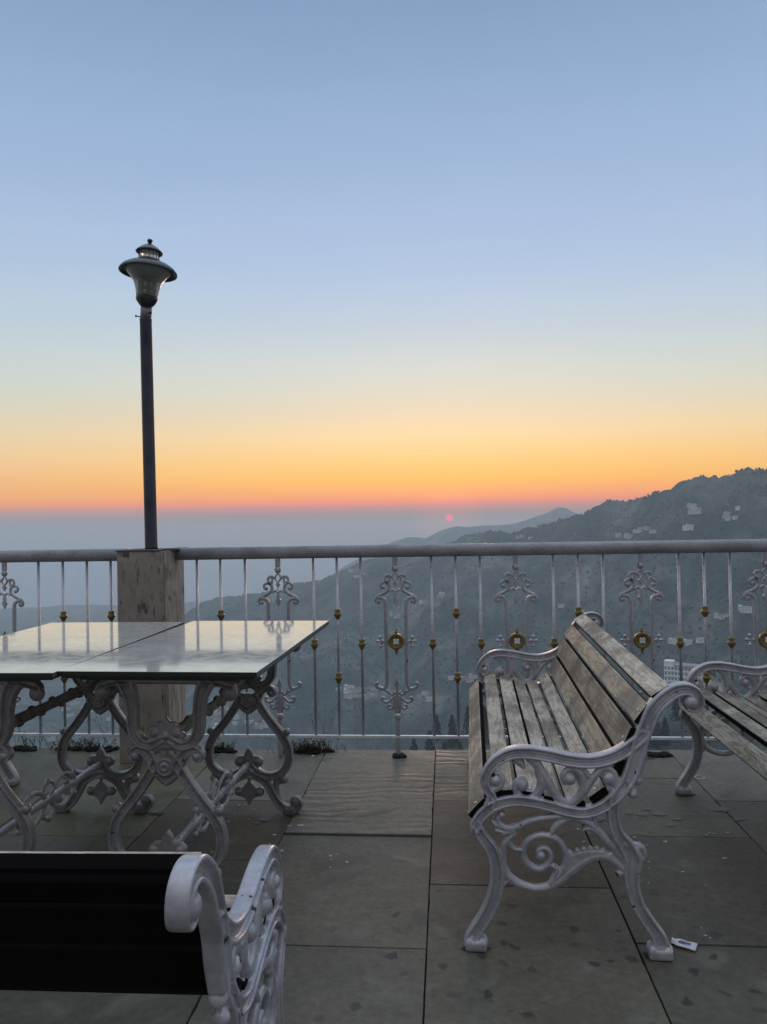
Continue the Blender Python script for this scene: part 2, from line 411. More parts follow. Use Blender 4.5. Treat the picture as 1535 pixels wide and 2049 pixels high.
HZT = HTOP
bm = bmesh.new(); box(bm, (-4700, -900, -560), (4700, 4600, HZT))
m = bpy.data.materials.new('haze_air'); m.use_nodes = True; t = m.node_tree
for n in list(t.nodes):
    if n.type != 'OUTPUT_MATERIAL': t.nodes.remove(n)
pv = t.nodes.new('ShaderNodeVolumePrincipled'); t.links.new(pv.outputs[0], [n for n in t.nodes if n.type == 'OUTPUT_MATERIAL'][0].inputs['Volume'])
pv.inputs['Color'].default_value = (.76, .91, 1.0, 1); pv.inputs['Density'].default_value = SIG; pv.inputs['Anisotropy'].default_value = 0.30
tag(frombm('haze', bm, m), kind='stuff')

# woods over the hillsides
def leafmat(name, a, b_, rough=.9):
    m, t, b = mat(name, a, rough, spec=.15)
    oi = t.nodes.new('ShaderNodeObjectInfo'); co = coords(t)
    n = nnode(t, 'ShaderNodeTexNoise', Scale=.35, Detail=4.0); t.links.new(co, n.inputs[0])
    t.links.new(nmix(t, nramp(t, n.outputs[0], [(.35, (0, 0, 0)), (.65, (1, 1, 1))]), a, b_), b.inputs['Base Color'])
    return m
M_forest = leafmat('forest_green', (.046, .064, .054), (.070, .088, .072))
bm = bmesh.new()
ico = [Vector(v) for v in ((0, 0, 1), (.89, 0, .45), (.28, .85, .45), (-.72, .53, .45), (-.72, -.53, .45), (.28, -.85, .45), (.9, 0, -.3), (.28, .85, -.3), (-.72, .53, -.3), (-.72, -.53, -.3), (.28, -.85, -.3))]
icof = [(0, 1, 2), (0, 2, 3), (0, 3, 4), (0, 4, 5), (0, 5, 1)] + [(i + 1, i + 6, (i + 1) % 5 + 1) for i in range(5)] + [((i + 1) % 5 + 1, i + 6, (i + 1) % 5 + 6) for i in range(5)]
cnt = 0
rng = random.Random(11)
while cnt < 16000:
    a = rng.uniform(A_L - .05, A_R + .08); tt = max(0, min(1, (a - A_L) / (A_R - A_L)))
    rc = 2500 - 1250 * tt
    if rng.random() < .45: r = rc * rng.uniform(.93, 1.02)
    else: r = rc * rng.uniform(.30, 1.0)
    x, y = r * math.sin(a), r * math.cos(a)
    if fbm(x, y, 160, 3) < -.05 and rng.random() < .8: continue
    z = terrain(x, y); s = rng.uniform(1.3, 3.2) * (.85 if r > rc * .9 else 1.0) * (.75 if r < rc * .6 else 1.0); hgt = s * rng.uniform(.8, 1.5); z -= 1.2 + (2.2 if r > rc * .94 else 0)
    rot = rng.uniform(0, 6.28); vs = []
    for v in ico:
        q = v * rng.uniform(.7, 1.2)
        vs.append(bm.verts.new((x + s * (q.x * math.cos(rot) - q.y * math.sin(rot)), y + s * (q.x * math.sin(rot) + q.y * math.cos(rot)), z + hgt * .5 + q.z * hgt)))
    for f in icof: bm.faces.new([vs[i] for i in f])
    cnt += 1
tag(frombm('woodland', bm, M_forest, smooth=False), 'dark woods and scrub spread over the hazy hillsides', 'woodland', kind='stuff')

def hit(px, py, far_=7000):
    d = ray(px, py).normalized(); s = 60.0; last = 60.0
    while s < far_:
        p = Vector((0, 0, H)) + d * s
        if p.z < terrain(p.x, p.y):
            lo, hi = last, s
            for _ in range(12):
                mid = (lo + hi) / 2; p = Vector((0, 0, H)) + d * mid
                if p.z < terrain(p.x, p.y): hi = mid
                else: lo = mid
            return Vector((0, 0, H)) + d * hi
        last = s; s *= 1.012
    return None
# houses
M_wall, t, b = mat('house_wall', (.80, .80, .78), .8)
M_wall2, t, b = mat('house_wall_cream', (.66, .63, .55), .8)
M_win, t, b = mat('house_window', (.17, .18, .19), .4)
M_roof, t, b = mat('house_roof', (.30, .31, .32), .7)
M_roofr, t, b = mat('house_roof_rust', (.22, .13, .10), .7)
def house_mesh(kind):
    bm = bmesh.new()
    W, D, Hh = ((11, 9, 7), (16, 9, 9.5), (8, 7, 4.5))[kind]
    box(bm, (-W / 2, -D / 2, -4), (W / 2, D / 2, Hh), 0)
    if kind == 1:
        box(bm, (-W / 2 - .6, -D / 2 - .6, Hh), (W / 2 + .6, D / 2 + .6, Hh + .4), 2)
        box(bm, (-W / 2 + 1, -D / 2 + 1, Hh + .4), (-W / 2 + 5, D / 2 - 1, Hh + 3), 0)
    else:
        v = [bm.verts.new(p) for p in ((-W / 2 - .7, -D / 2 - .7, Hh), (W / 2 + .7, -D / 2 - .7, Hh), (W / 2 + .7, D / 2 + .7, Hh), (-W / 2 - .7, D / 2 + .7, Hh), (-W / 2 - .3, 0, Hh + 2.6), (W / 2 + .3, 0, Hh + 2.6))]
        for f in ((0, 1, 5, 4), (2, 3, 4, 5), (1, 2, 5), (3, 0, 4), (3, 2, 1, 0)): bm.faces.new([v[i] for i in f]).material_index = 2
    nf = int(Hh // 3) or 1
    for fl in range(nf):
        for i in range(int(W // 3.6)):
            x = -W / 2 + 1.8 + i * 3.6; z = .9 + fl * 3.0
            box(bm, (x - .6, -D / 2 - .06, z), (x + .6, -D / 2 + .1, z + 1.3), 1)
            if fl and kind == 1: box(bm, (x - 1.2, -D / 2 - 1.0, z - 1.0), (x + 1.2, -D / 2 - .1, z - .8), 0)
    bmesh.ops.recalc_face_normals(bm, faces=bm.faces)
    me = bpy.data.meshes.new('house'); bm.to_mesh(me); bm.free(); return me
hm = []
for kd in range(3):
    for wl, rf in ((M_wall, M_roof), (M_wall2, M_roofr)):
        me = house_mesh(kd)
        for q in (wl, M_win, rf): me.materials.append(q)
        hm.append(me)
clusters = [
 (1252, 1074, 15, 3, 4, 'pale house in the row left of the tall white block'),
 (1292, 1063, 16, 4, 4, 'white block in the group above the rail'),
 (1376, 1059, 12, 4, 3, 'white house halfway up the right hill'),
 (1402, 1021, 18, 7, 4, 'small pale house left of the highest cluster'),
 (1468, 1032, 22, 14, 6, 'small pale house in the highest right cluster'),
 (1048, 1078, 16, 3, 3, 'low house on the ridge just above the rail'),
 (1132, 1034, 9, 3, 2, 'tiny house on the ridge right of the far peak'),
 (878, 1193, 9, 6, 4, 'tiny house high right of the middle scrollwork post'),
 (840, 1208, 10, 3, 2, 'tiny house touching the middle scrollwork post'),
 (792, 1232, 22, 5, 5, 'tiny house in the scattered row behind the bars'),
 (720, 1152, 20, 12, 3, 'faint tiny house high on the bare left slope'),
 (935, 1358, 42, 7, 8, 'pale house in the long row left of the bench'),
 (700, 1388, 24, 9, 9, 'white house in the dense cluster low in the valley'),
 (740, 1395, 14, 5, 4, 'white house right of the dense low cluster'),
 (850, 1395, 13, 7, 5, 'white house low right of the middle scrollwork post'),
 (1376, 1286, 30, 5, 5, 'pale house in the row on the dark slope'),
 (1444, 1237, 14, 4, 3, 'white house on the slope behind the far right bars'),
 (1492, 1222, 8, 3, 2, 'white house highest behind the right bars'),
 (1150, 1230, 30, 16, 4, 'tiny pale house on the slope above the bench back'),
 (450, 1440, 55, 22, 14, 'tiny valley house between the right table legs'),
 (190, 1420, 60, 26, 16, 'tiny valley house seen under the left table'),
 (130, 1478, 34, 6, 6, 'tiny valley house lowest near the bottom rail'),
 (520, 1455, 30, 12, 6, 'tiny valley house behind the right table leg'),
 (1450, 1390, 40, 14, 8, 'pale house beside the long white building'),
]
def ordl(i, n):
    if n == 1: return 'only'
    if i == 0: return 'leftmost'
    if i == n - 1: return 'rightmost'
    return ('second', 'third', 'fourth', 'fifth', 'sixth', 'seventh', 'eighth', 'ninth', 'tenth', 'eleventh', 'twelfth', 'thirteenth', 'fourteenth', 'fifteenth', 'sixteenth')[i - 1] + ' from left'
rng = random.Random(5)
for (cx, cy, sx, sy, n, lab) in clusters:
    spots = sorted((cx + rng.uniform(-1, 1) * sx, cy + rng.uniform(-1, 1) * sy) for i in range(n))
    for i, (px, py) in enumerate(spots):
        p = hit(px, py)
        if p is None: continue
        o = bpy.data.objects.new('house', rng.choice(hm)); COL.objects.link(o)
        dist = (p - Vector((0, 0, H))).length
        o.location = (p.x, p.y, terrain(p.x, p.y) + 1.0); o.rotation_euler = (0, 0, -math.atan2(p.x, p.y) + rng.uniform(-.6, .6))
        s = rng.uniform(.5, .85) * (1.0 if dist > 900 else .7); o.scale = (s * rng.uniform(.9, 1.7), s, s * .72)
        tag(o, ordl(i, n) + ' ' + lab, 'house', 'houses on the hillsides')
# the long white building low on the right
def long_building(px0, px1, py, fl=5):
    p = hit((px0 + px1) / 2, py); dist = (p - Vector((0, 0, H))).length
    w = (px1 - px0) / FPX * dist; fh = 9.5 / FPX * dist
    root = empty('apartment_block', (p.x, p.y, terrain(p.x, p.y) - .5), -math.atan2(p.x, p.y) - .12)
    tag(root, 'long white flat-roofed building with rows of windows low on the hill behind the right bench', 'building')
    bm = bmesh.new(); box(bm, (-w / 2, 0, -8), (w / 2, w * .3, fl * fh))
    for i in range(1, fl): box(bm, (-w / 2 - .3, -w * .015, i * fh - fh * .08), (w / 2 + .3, -.01, i * fh + fh * .06))
    box(bm, (-w * .5, w * .02, fl * fh), (-w * .28, w * .28, fl * fh + fh * .8))
    frombm('wall', bm, M_wall, root)
    bm = bmesh.new(); box(bm, (-w * .27, -w * .03, fl * fh + .05), (w / 2 + w * .02, w * .33, fl * fh + fh * .22)); frombm('roof', bm, M_roof, root)
    nx = 13; wme = None
    bm = bmesh.new(); ww = w / nx * .55; box(bm, (-ww / 2, -.12, 0), (ww / 2, .15, fh * .5)); 
    wo = frombm('window', bm, M_win, root); first = True
    for i in range(fl):
        for j in range(nx):
            q = wo if first else wo.copy()
            if not first: COL.objects.link(q); q.parent = root
            first = False
            q.location = (-w / 2 + w / nx * (j + .5), 0, i * fh + fh * .25)
long_building(1336, 1412, 1386, 5)
# conifers on the near shoulder
M_con = leafmat('conifer_green', (.008, .020, .013), (.022, .038, .022))
M_trunk, t, b = mat('bark', (.05, .04, .03), .9)
def conifer_meshes(seed):
    rg = random.Random(seed)
    bm = bmesh.new(); hT = 1.0
    for k_ in range(420):
        h = rg.uniform(.10, .99) ; rr = (1 - h) ** .85 * .23 * rg.uniform(.35, 1.1); a = rg.uniform(0, 6.283)
        c = Vector((rr * math.cos(a), rr * math.sin(a), h - rr * .35)); s = rg.uniform(.018, .045)
        d = Vector((math.cos(a), math.sin(a), -.45)) * s * 1.7; e = Vector((-math.sin(a), math.cos(a), rg.uniform(-.4, .4))) * s * .7
        vs = [bm.verts.new(c - d * .3 + e), bm.verts.new(c - d * .3 - e), bm.verts.new(c + d), bm.verts.new(c + Vector((0, 0, s * .8)))]
        bm.faces.new((vs[0], vs[1], vs[2])); bm.faces.new((vs[0], vs[2], vs[3])); bm.faces.new((vs[1], vs[3], vs[2]))
    me = bpy.data.meshes.new('crown'); bm.to_mesh(me); bm.free(); me.materials.append(M_con)
    bm = bmesh.new(); cyl(bm, (0, 0, -.12), (0, 0, .9), .022, .004, 7)
    tm = bpy.data.meshes.new('trunk'); bm.to_mesh(tm); bm.free(); tm.materials.append(M_trunk)
    return me, tm
cm = [conifer_meshes(i) for i in range(3)]
rng = random.Random(21)
tree_px = [(838, 1490), (852, 1476), (866, 1470), (880, 1462), (897, 1466), (912, 1470), (930, 1466), (946, 1462), (975, 1466), (1010, 1458), (1060, 1452), (1110, 1450), (1300, 1440), (1322, 1446), (1345, 1436), (1368, 1440), (1400, 1432), (1440, 1425), (1490, 1415), (760, 1500), (790, 1495), (1250, 1450), (715, 1505), (820, 1500)]
for i, (px, py) in enumerate(tree_px):
    dr = ray(px, 1040); a = math.atan2(dr.x, dr.y); r = rng.uniform(395, 440)
    x, y = r * math.sin(a), r * math.cos(a)
    part_ = [q for q in sorted(p_[0] for p_ in tree_px) if (q < 960) == (px < 960) and (q < 1270) == (px < 1270)]
    lab = ordl(part_.index(px), len(part_)) + (' dark conifer in the low row left of the wooden bench' if px < 960 else (' dark conifer hidden behind the wooden bench' if px < 1270 else ' dark conifer low between the two right benches'))
    tr = empty('conifer_tree', (x, y, terrain(x, y) - .5), rng.uniform(0, 6)); s = rng.uniform(12, 19) ; tr.scale = (s * 1.1, s * 1.1, s)
    c, k_ = cm[i % 3]
    for nm, me in (('crown', c), ('trunk', k_)):
        o = bpy.data.objects.new(nm, me); COL.objects.link(o); o.parent = tr
    tag(tr, lab, 'tree', 'conifers below the terrace')

# ------------------------------------------------------------------ terrace
def slab_mat():
    m, t, b = mat('paving_stone', (.1, .1, .09), .78, spec=.35)
    at = t.nodes.new('ShaderNodeAttribute'); at.attribute_name = 'tint'
    at2 = t.nodes.new('ShaderNodeAttribute'); at2.attribute_name = 'ripple'
    co = coords(t)
    n1 = nnode(t, 'ShaderNodeTexNoise', Scale=2.2, Detail=8.0, Roughness=.62); t.links.new(co, n1.inputs[0])
    n2 = nnode(t, 'ShaderNodeTexNoise', Scale=42.0, Detail=5.0, Roughness=.7); t.links.new(co, n2.inputs[0])
    n3 = nnode(t, 'ShaderNodeTexNoise', Scale=7.0, Detail=5.0, Distortion=.6); t.links.new(co, n3.inputs[0])
    col = nmix(t, 1.0, at.outputs['Color'], nramp(t, n1.outputs[0], [(.3, (.62, .63, .63)), (.5, (1.0, .99, .97)), (.7, (1.35, 1.30, 1.22))]), 'MULTIPLY')
    col = nmix(t, 1.0, col, nramp(t, n2.outputs[0], [(.25, (.68, .68, .67)), (.75, (1.32, 1.32, 1.30))]), 'MULTIPLY')
    col = nmix(t, nramp(t, n3.outputs[0], [(.56, (0, 0, 0)), (.72, (.5, .5, .5))]), col, (.17, .168, .145))
    n4 = nnode(t, 'ShaderNodeTexNoise', Scale=4.3, Detail=7.0, Roughness=.7, Distortion=.4); t.links.new(coords(t, (1, 1, 1), (0, 0, 1.1)), n4.inputs[0])
    col = nmix(t, nramp(t, n4.outputs[0], [(.54, (0, 0, 0)), (.66, (.55, .55, .55))]), col, (.052, .048, .040))
    # damp blots
    vo = nnode(t, 'ShaderNodeTexVoronoi', Scale=15.0, Randomness=1.0)
    dn = nnode(t, 'ShaderNodeTexNoise', Scale=22.0, Detail=2.0); t.links.new(co, dn.inputs[0])
    va = nnode(t, 'ShaderNodeVectorMath', operation='MULTIPLY_ADD'); t.links.new(dn.outputs['Color'], va.inputs[0]); va.inputs[1].default_value = (.05, .05, 0); t.links.new(co, va.inputs[2])
    t.links.new(va.outputs[0], vo.inputs['Vector'])
    spot = nramp(t, vo.outputs['Distance'], [(.20, (1, 1, 1)), (.27, (0, 0, 0))])
    sg = t.nodes.new('ShaderNodeSeparateColor'); t.links.new(vo.outputs['Color'], sg.inputs[0])
    pick = nramp(t, sg.outputs[0], [(.15, (0, 0, 0)), (.60, (1, 1, 1))])
    # where the blots lie: in front of the bench and near the middle
    sp = t.nodes.new('ShaderNodeSeparateXYZ'); t.links.new(co, sp.inputs[0])
    def band(src, a, b_, c_, d_):
        r1 = nnode(t, 'ShaderNodeMapRange', interpolation_type='SMOOTHSTEP'); t.links.new(src, r1.inputs[0]); r1.inputs['From Min'].default_value = a; r1.inputs['From Max'].default_value = b_
        r2 = nnode(t, 'ShaderNodeMapRange', interpolation_type='SMOOTHSTEP'); t.links.new(src, r2.inputs[0]); r2.inputs['From Min'].default_value = d_; r2.inputs['From Max'].default_value = c_
        q = nnode(t, 'ShaderNodeMath', operation='MULTIPLY'); t.links.new(r1.outputs[0], q.inputs[0]); t.links.new(r2.outputs[0], q.inputs[1]); return q.outputs[0]
    ba = band(sp.outputs[0], -.6, .0, .8, 1.3); bb = band(sp.outputs[1], 1.2, 1.6, 2.35, 2.55)
    f = nmix(t, 1.0, spot, pick, 'MULTIPLY'); q = nnode(t, 'ShaderNodeMath', operation='MULTIPLY'); t.links.new(ba, q.inputs[0]); t.links.new(bb, q.inputs[1])
    q2 = nnode(t, 'ShaderNodeMath', operation='MULTIPLY'); t.links.new(f, q2.inputs[0]); t.links.new(q.outputs[0], q2.inputs[1])
    q3 = nnode(t, 'ShaderNodeMath', operation='MULTIPLY'); t.links.new(q2.outputs[0], q3.inputs[0]); q3.inputs[1].default_value = .85
    col = nmix(t, q3.outputs[0], col, (.025, .025, .022))
    t.links.new(col, b.inputs['Base Color'])
    # ripples of split sandstone
    mp = coords(t, (.55, 1.0, 1), (0, 0, R(-7)))
    wv = nnode(t, 'ShaderNodeTexWave', Scale=5.0, Distortion=9.0, Detail=3.0); wv.bands_direction = 'Y'; wv.inputs['Detail Scale'].default_value = 1.3; t.links.new(mp, wv.inputs[0])
    wn = nnode(t, 'ShaderNodeTexNoise', Scale=3.0, Detail=2.0); t.links.new(mp, wn.inputs[0])
    wm = nnode(t, 'ShaderNodeMath', operation='MULTIPLY'); t.links.new(wv.outputs['Fac'], wm.inputs[0]); t.links.new(nramp(t, wn.outputs[0], [(.38, (.08,) * 3), (.60, (1, 1, 1))]), wm.inputs[1]); wv = wm
    mu = nnode(t, 'ShaderNodeMath', operation='MULTIPLY'); t.links.new(wv.outputs[0], mu.inputs[0]); t.links.new(at2.outputs['Fac'], mu.inputs[1])
    p = bump(t, b, mu.outputs[0], .45, .005)
    p = bump(t, b, n3.outputs[0], .35, .01, p)
    bump(t, b, n2.outputs[0], .35, .0025, p)
    t.links.new(nramp(t, n1.outputs[0], [(.3, (.48,) * 3), (.7, (.74,) * 3)]), b.inputs['Roughness'])
    return m
M_slab = slab_mat()
XB = [-4.2, -3.6, -3.0, -2.4, -1.8, -1.2, -.642, -.0755, .508, 1.103, 1.70, 2.30, 2.90, 3.5]
YE = 3.90
cols = {
 5: [3.90, 3.19, 2.62, 1.95, 1.3, .6, -.2, -1, -2], 6: [3.90, 3.555, 2.84, 2.105, 1.40, .7, 0, -1, -2],
 7: [3.93, 3.215, 2.48, 1.30, .55, -.3, -1.2, -2], 8: [3.94, 3.52, 2.885, 2.165, 1.35, .6, -.2, -1, -2], 9: [3.95, 3.25, 2.50, 1.8, 1.0, .2, -1, -2]}
tints = {(6, 0): (.118, .118, .108), (6, 1): (.116, .109, .099), (6, 2): (.088, .086, .077), (6, 3): (.080, .080, .074), (7, 0): (.108, .102, .090), (7, 1): (.062, .057, .050),
         (7, 2): (.078, .079, .070), (8, 0): (.105, .105, .098), (8, 1): (.092, .092, .084), (8, 2): (.064, .062, .056), (8, 3): (.066, .066, .060), (9, 0): (.105, .104, .098), (9, 1): (.085, .084, .078),
         (5, 0): (.108, .108, .100), (5, 1): (.062, .056, .048), (5, 2): (.066, .064, .056), (5, 3): (.062, .066, .058), (4, 3): (.060, .062, .056), (4, 4): (.060, .062, .056), (4, 5): (.060, .062, .056), (3, 3): (.06, .062, .056), (3, 4): (.06, .062, .056), (5, 4): (.06, .064, .057)}
rip = {(6, 1): 1.0, (7, 0): .8}
bm = bmesh.new(); ct = bm.loops.layers.float_color.new('tint'); cr = bm.loops.layers.float_color.new('ripple')
rng = random.Random(3)
for ci in range(len(XB) - 1):
    ys = cols.get(ci) or [YE + .0] + [YE - .5 * rng.random() - .65 * k_ for k_ in range(1, 9)] 
    for ri, (ya, yb) in enumerate(zip(ys, ys[1:])):
        g = .0014; tint = tints.get((ci, ri)) or tuple(v * rng.uniform(.85, 1.15) for v in (.082, .080, .072)); rp = rip.get((ci, ri), .0); tint = tuple(v * q for v, q in zip(tint, (1.27, 1.24, 1.07)))
        zt = 0.0 + rng.uniform(-.0012, .0012) + (.005 if (ci, ri) == (6, 1) else 0) + (.002 if (ci, ri) == (6, 0) else 0)
        n0 = len(bm.faces)
        jj = lambda: rng.uniform(-.0006, .0008)
        before = set(bm.faces)
        x0_, x1_, y0_, y1_ = XB[ci] + g + jj(), XB[ci + 1] - g + jj(), yb + g + jj(), ya - g + jj(); loop = []
        if (ci, ri) == (6, 1): y0_ += .010
        for (ax, ay, bx_, by_) in ((x0_, y0_, x1_, y0_), (x1_, y0_, x1_, y1_), (x1_, y1_, x0_, y1_), (x0_, y1_, x0_, y0_)):
            nn = max(2, int(math.hypot(bx_ - ax, by_ - ay) / .035))
            for q in range(nn):
                ch = rng.uniform(0, .0009) + (rng.uniform(.001, .004) if rng.random() < .04 else 0)
                px_, py_ = ax + (bx_ - ax) * q / nn, ay + (by_ - ay) * q / nn; cx_, cy_ = (x0_ + x1_) / 2 - px_, (y0_ + y1_) / 2 - py_; l_ = math.hypot(cx_, cy_)
                loop.append((px_ + cx_ / l_ * ch, py_ + cy_ / l_ * ch, cx_ / l_, cy_ / l_))
        bot = [bm.verts.new((a, b_, -.03)) for a, b_, _, _ in loop]; mid = [bm.verts.new((a, b_, zt - .003)) for a, b_, _, _ in loop]
        top = [bm.verts.new((a + c_ * .0012, b_ + d_ * .0012, zt)) for a, b_, c_, d_ in loop]; m_ = len(loop)
        for A_, B_ in ((bot, mid), (mid, top)):
            for q in range(m_): bm.faces.new((A_[q], A_[(q + 1) % m_], B_[(q + 1) % m_], B_[q]))
        bm.faces.new(top)
        for f in set(bm.faces) - before:
            for l in f.loops: l[ct] = (*tint, 1); l[cr] = (rp, rp, rp, 1)
ter = tag(frombm('terrace_floor', bm, M_slab), kind='structure')
M_joint, t, b = mat('joint_dirt', (.012, .012, .010), .95)
M_conc, t, b = mat('terrace_concrete', (.14, .14, .13), .9)
bm = bmesh.new(); box(bm, (-4.15, -1.9, -.12), (3.45, 3.88, -.012)); frombm('joint_bed', bm, M_joint, ter)
bm = bmesh.new(); box(bm, (-4.1, -1.8, -3.5), (3.4, 3.84, -.121)); frombm('retaining_wall', bm, M_conc, ter)
# pale splashes of paint and droppings on the stone
M_splash, t, b = mat('pale_splash', (.42, .42, .40), .8)
M_splashd, t, b = mat('faint_splash', (.17, .17, .16), .85)
def splat(bm, px, py, w, h, seed, mt=0, z=.002):
    rg = random.Random(seed); c = onz(px, py); e = onz(px + w, py) - c; f = onz(px, py - h) - c
    if abs(c.x + .36) < .285 and 2.84 < c.y < 3.56: z += .005
    n = 11; ring = []
    for i in range(n):
        a = 6.283 * i / n; q = rg.uniform(.6, 1.15)
        p = c + e * math.cos(a) * q + f * math.sin(a) * q; ring.append(bm.verts.new((p.x, p.y, z)))
    top = bm.verts.new((c.x, c.y, z + .0012))
    for i in range(n): bm.faces.new((ring[i], ring[(i + 1) % n], top)).material_index = mt
bm = bmesh.new()
sp = [(661, 1713, 3, 2), (662, 1721, 3.5, 1), (675, 1710, 2, 1), (694, 1726, 4, 2), (661, 1736, 2, 1.5), (564, 1703, 4, 2), (549, 1671, 4, 2), (602, 1655, 10, 2.2), (580, 1656, 6, 1.3), (600, 1630, 6, 1), (924, 1521, 4, 1.3), (665, 1502, 5, 1.2),
      (626, 1513, 3, 2.2), (1157, 1660, 4, 2), (1168, 1685, 4, 1.5), (1138, 1701, 4, 2), (1270, 1676, 5, 1.5), (1331, 1685, 5, 2), (1414, 1671, 4, 1.5), (1420, 1667, 3, 1), (1428, 1669, 3, 1), (1456, 1667, 4, 1.4), (1373, 1665, 2, 1), (1294, 1692, 2, 1),
      (1298, 1725, 2, 1.5), (1298, 1738, 1.5, 1), (1298, 1768, 2, 1.2), (1283, 1765, 1.5, 1), (1412, 1771, 2, 1), (1450, 1718, 6, 1.6), (1366, 1745, 4, 1.5), (478, 1612, 3, 1.5), (491, 1610, 2, 1), (497, 1640, 3, 1), (457, 1645, 3, 1),
      (424, 1706, 3, 1), (540, 1690, 3, 1), (1140, 1757, 2, 1), (1133, 1775, 2, 1), (1412, 1873, 5, 1.6), (1421, 1878, 3, 1.2), (1404, 1858, 2, 1), (470, 1628, 2, 1), (509, 1620, 2, 1)]
for i, (x, y, w, h) in enumerate(sp): splat(bm, x, y, w, h, i)
for i, (x, y, w, h) in enumerate([(1288, 1630, 14, 4.5), (1320, 1630, 20, 3.5), (1342, 1650, 9, 6), (1293, 1620, 10, 2), (1258, 1628, 8, 3), (1355, 1640, 14, 2.5), (1445, 1620, 18, 5), (1480, 1640, 16, 3), (527, 1641, 16, 3), (516, 1647, 8, 2), (1195, 1640, 20, 6)]): splat(bm, x, y, w, h, 100 + i, 1)
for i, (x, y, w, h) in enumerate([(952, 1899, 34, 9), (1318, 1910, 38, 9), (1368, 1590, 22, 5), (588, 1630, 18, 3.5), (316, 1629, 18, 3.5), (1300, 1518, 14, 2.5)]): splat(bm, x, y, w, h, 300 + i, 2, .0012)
# pale ring
c = onz(1400, 1556); n = 24; A = []; B = []
for i in range(n):
    a = 6.283 * i / n; A.append(bm.verts.new((c.x + .024 * math.cos(a), c.y + .024 * math.sin(a), .0022))); B.append(bm.verts.new((c.x + .018 * math.cos(a), c.y + .018 * math.sin(a), .0028)))
for i in range(n): bm.faces.new((A[i], A[(i + 1) % n], B[(i + 1) % n], B[i])).material_index = 0
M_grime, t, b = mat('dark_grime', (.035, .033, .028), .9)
frombm('stone_stains', bm, [M_splash, M_splashd, M_grime], ter)

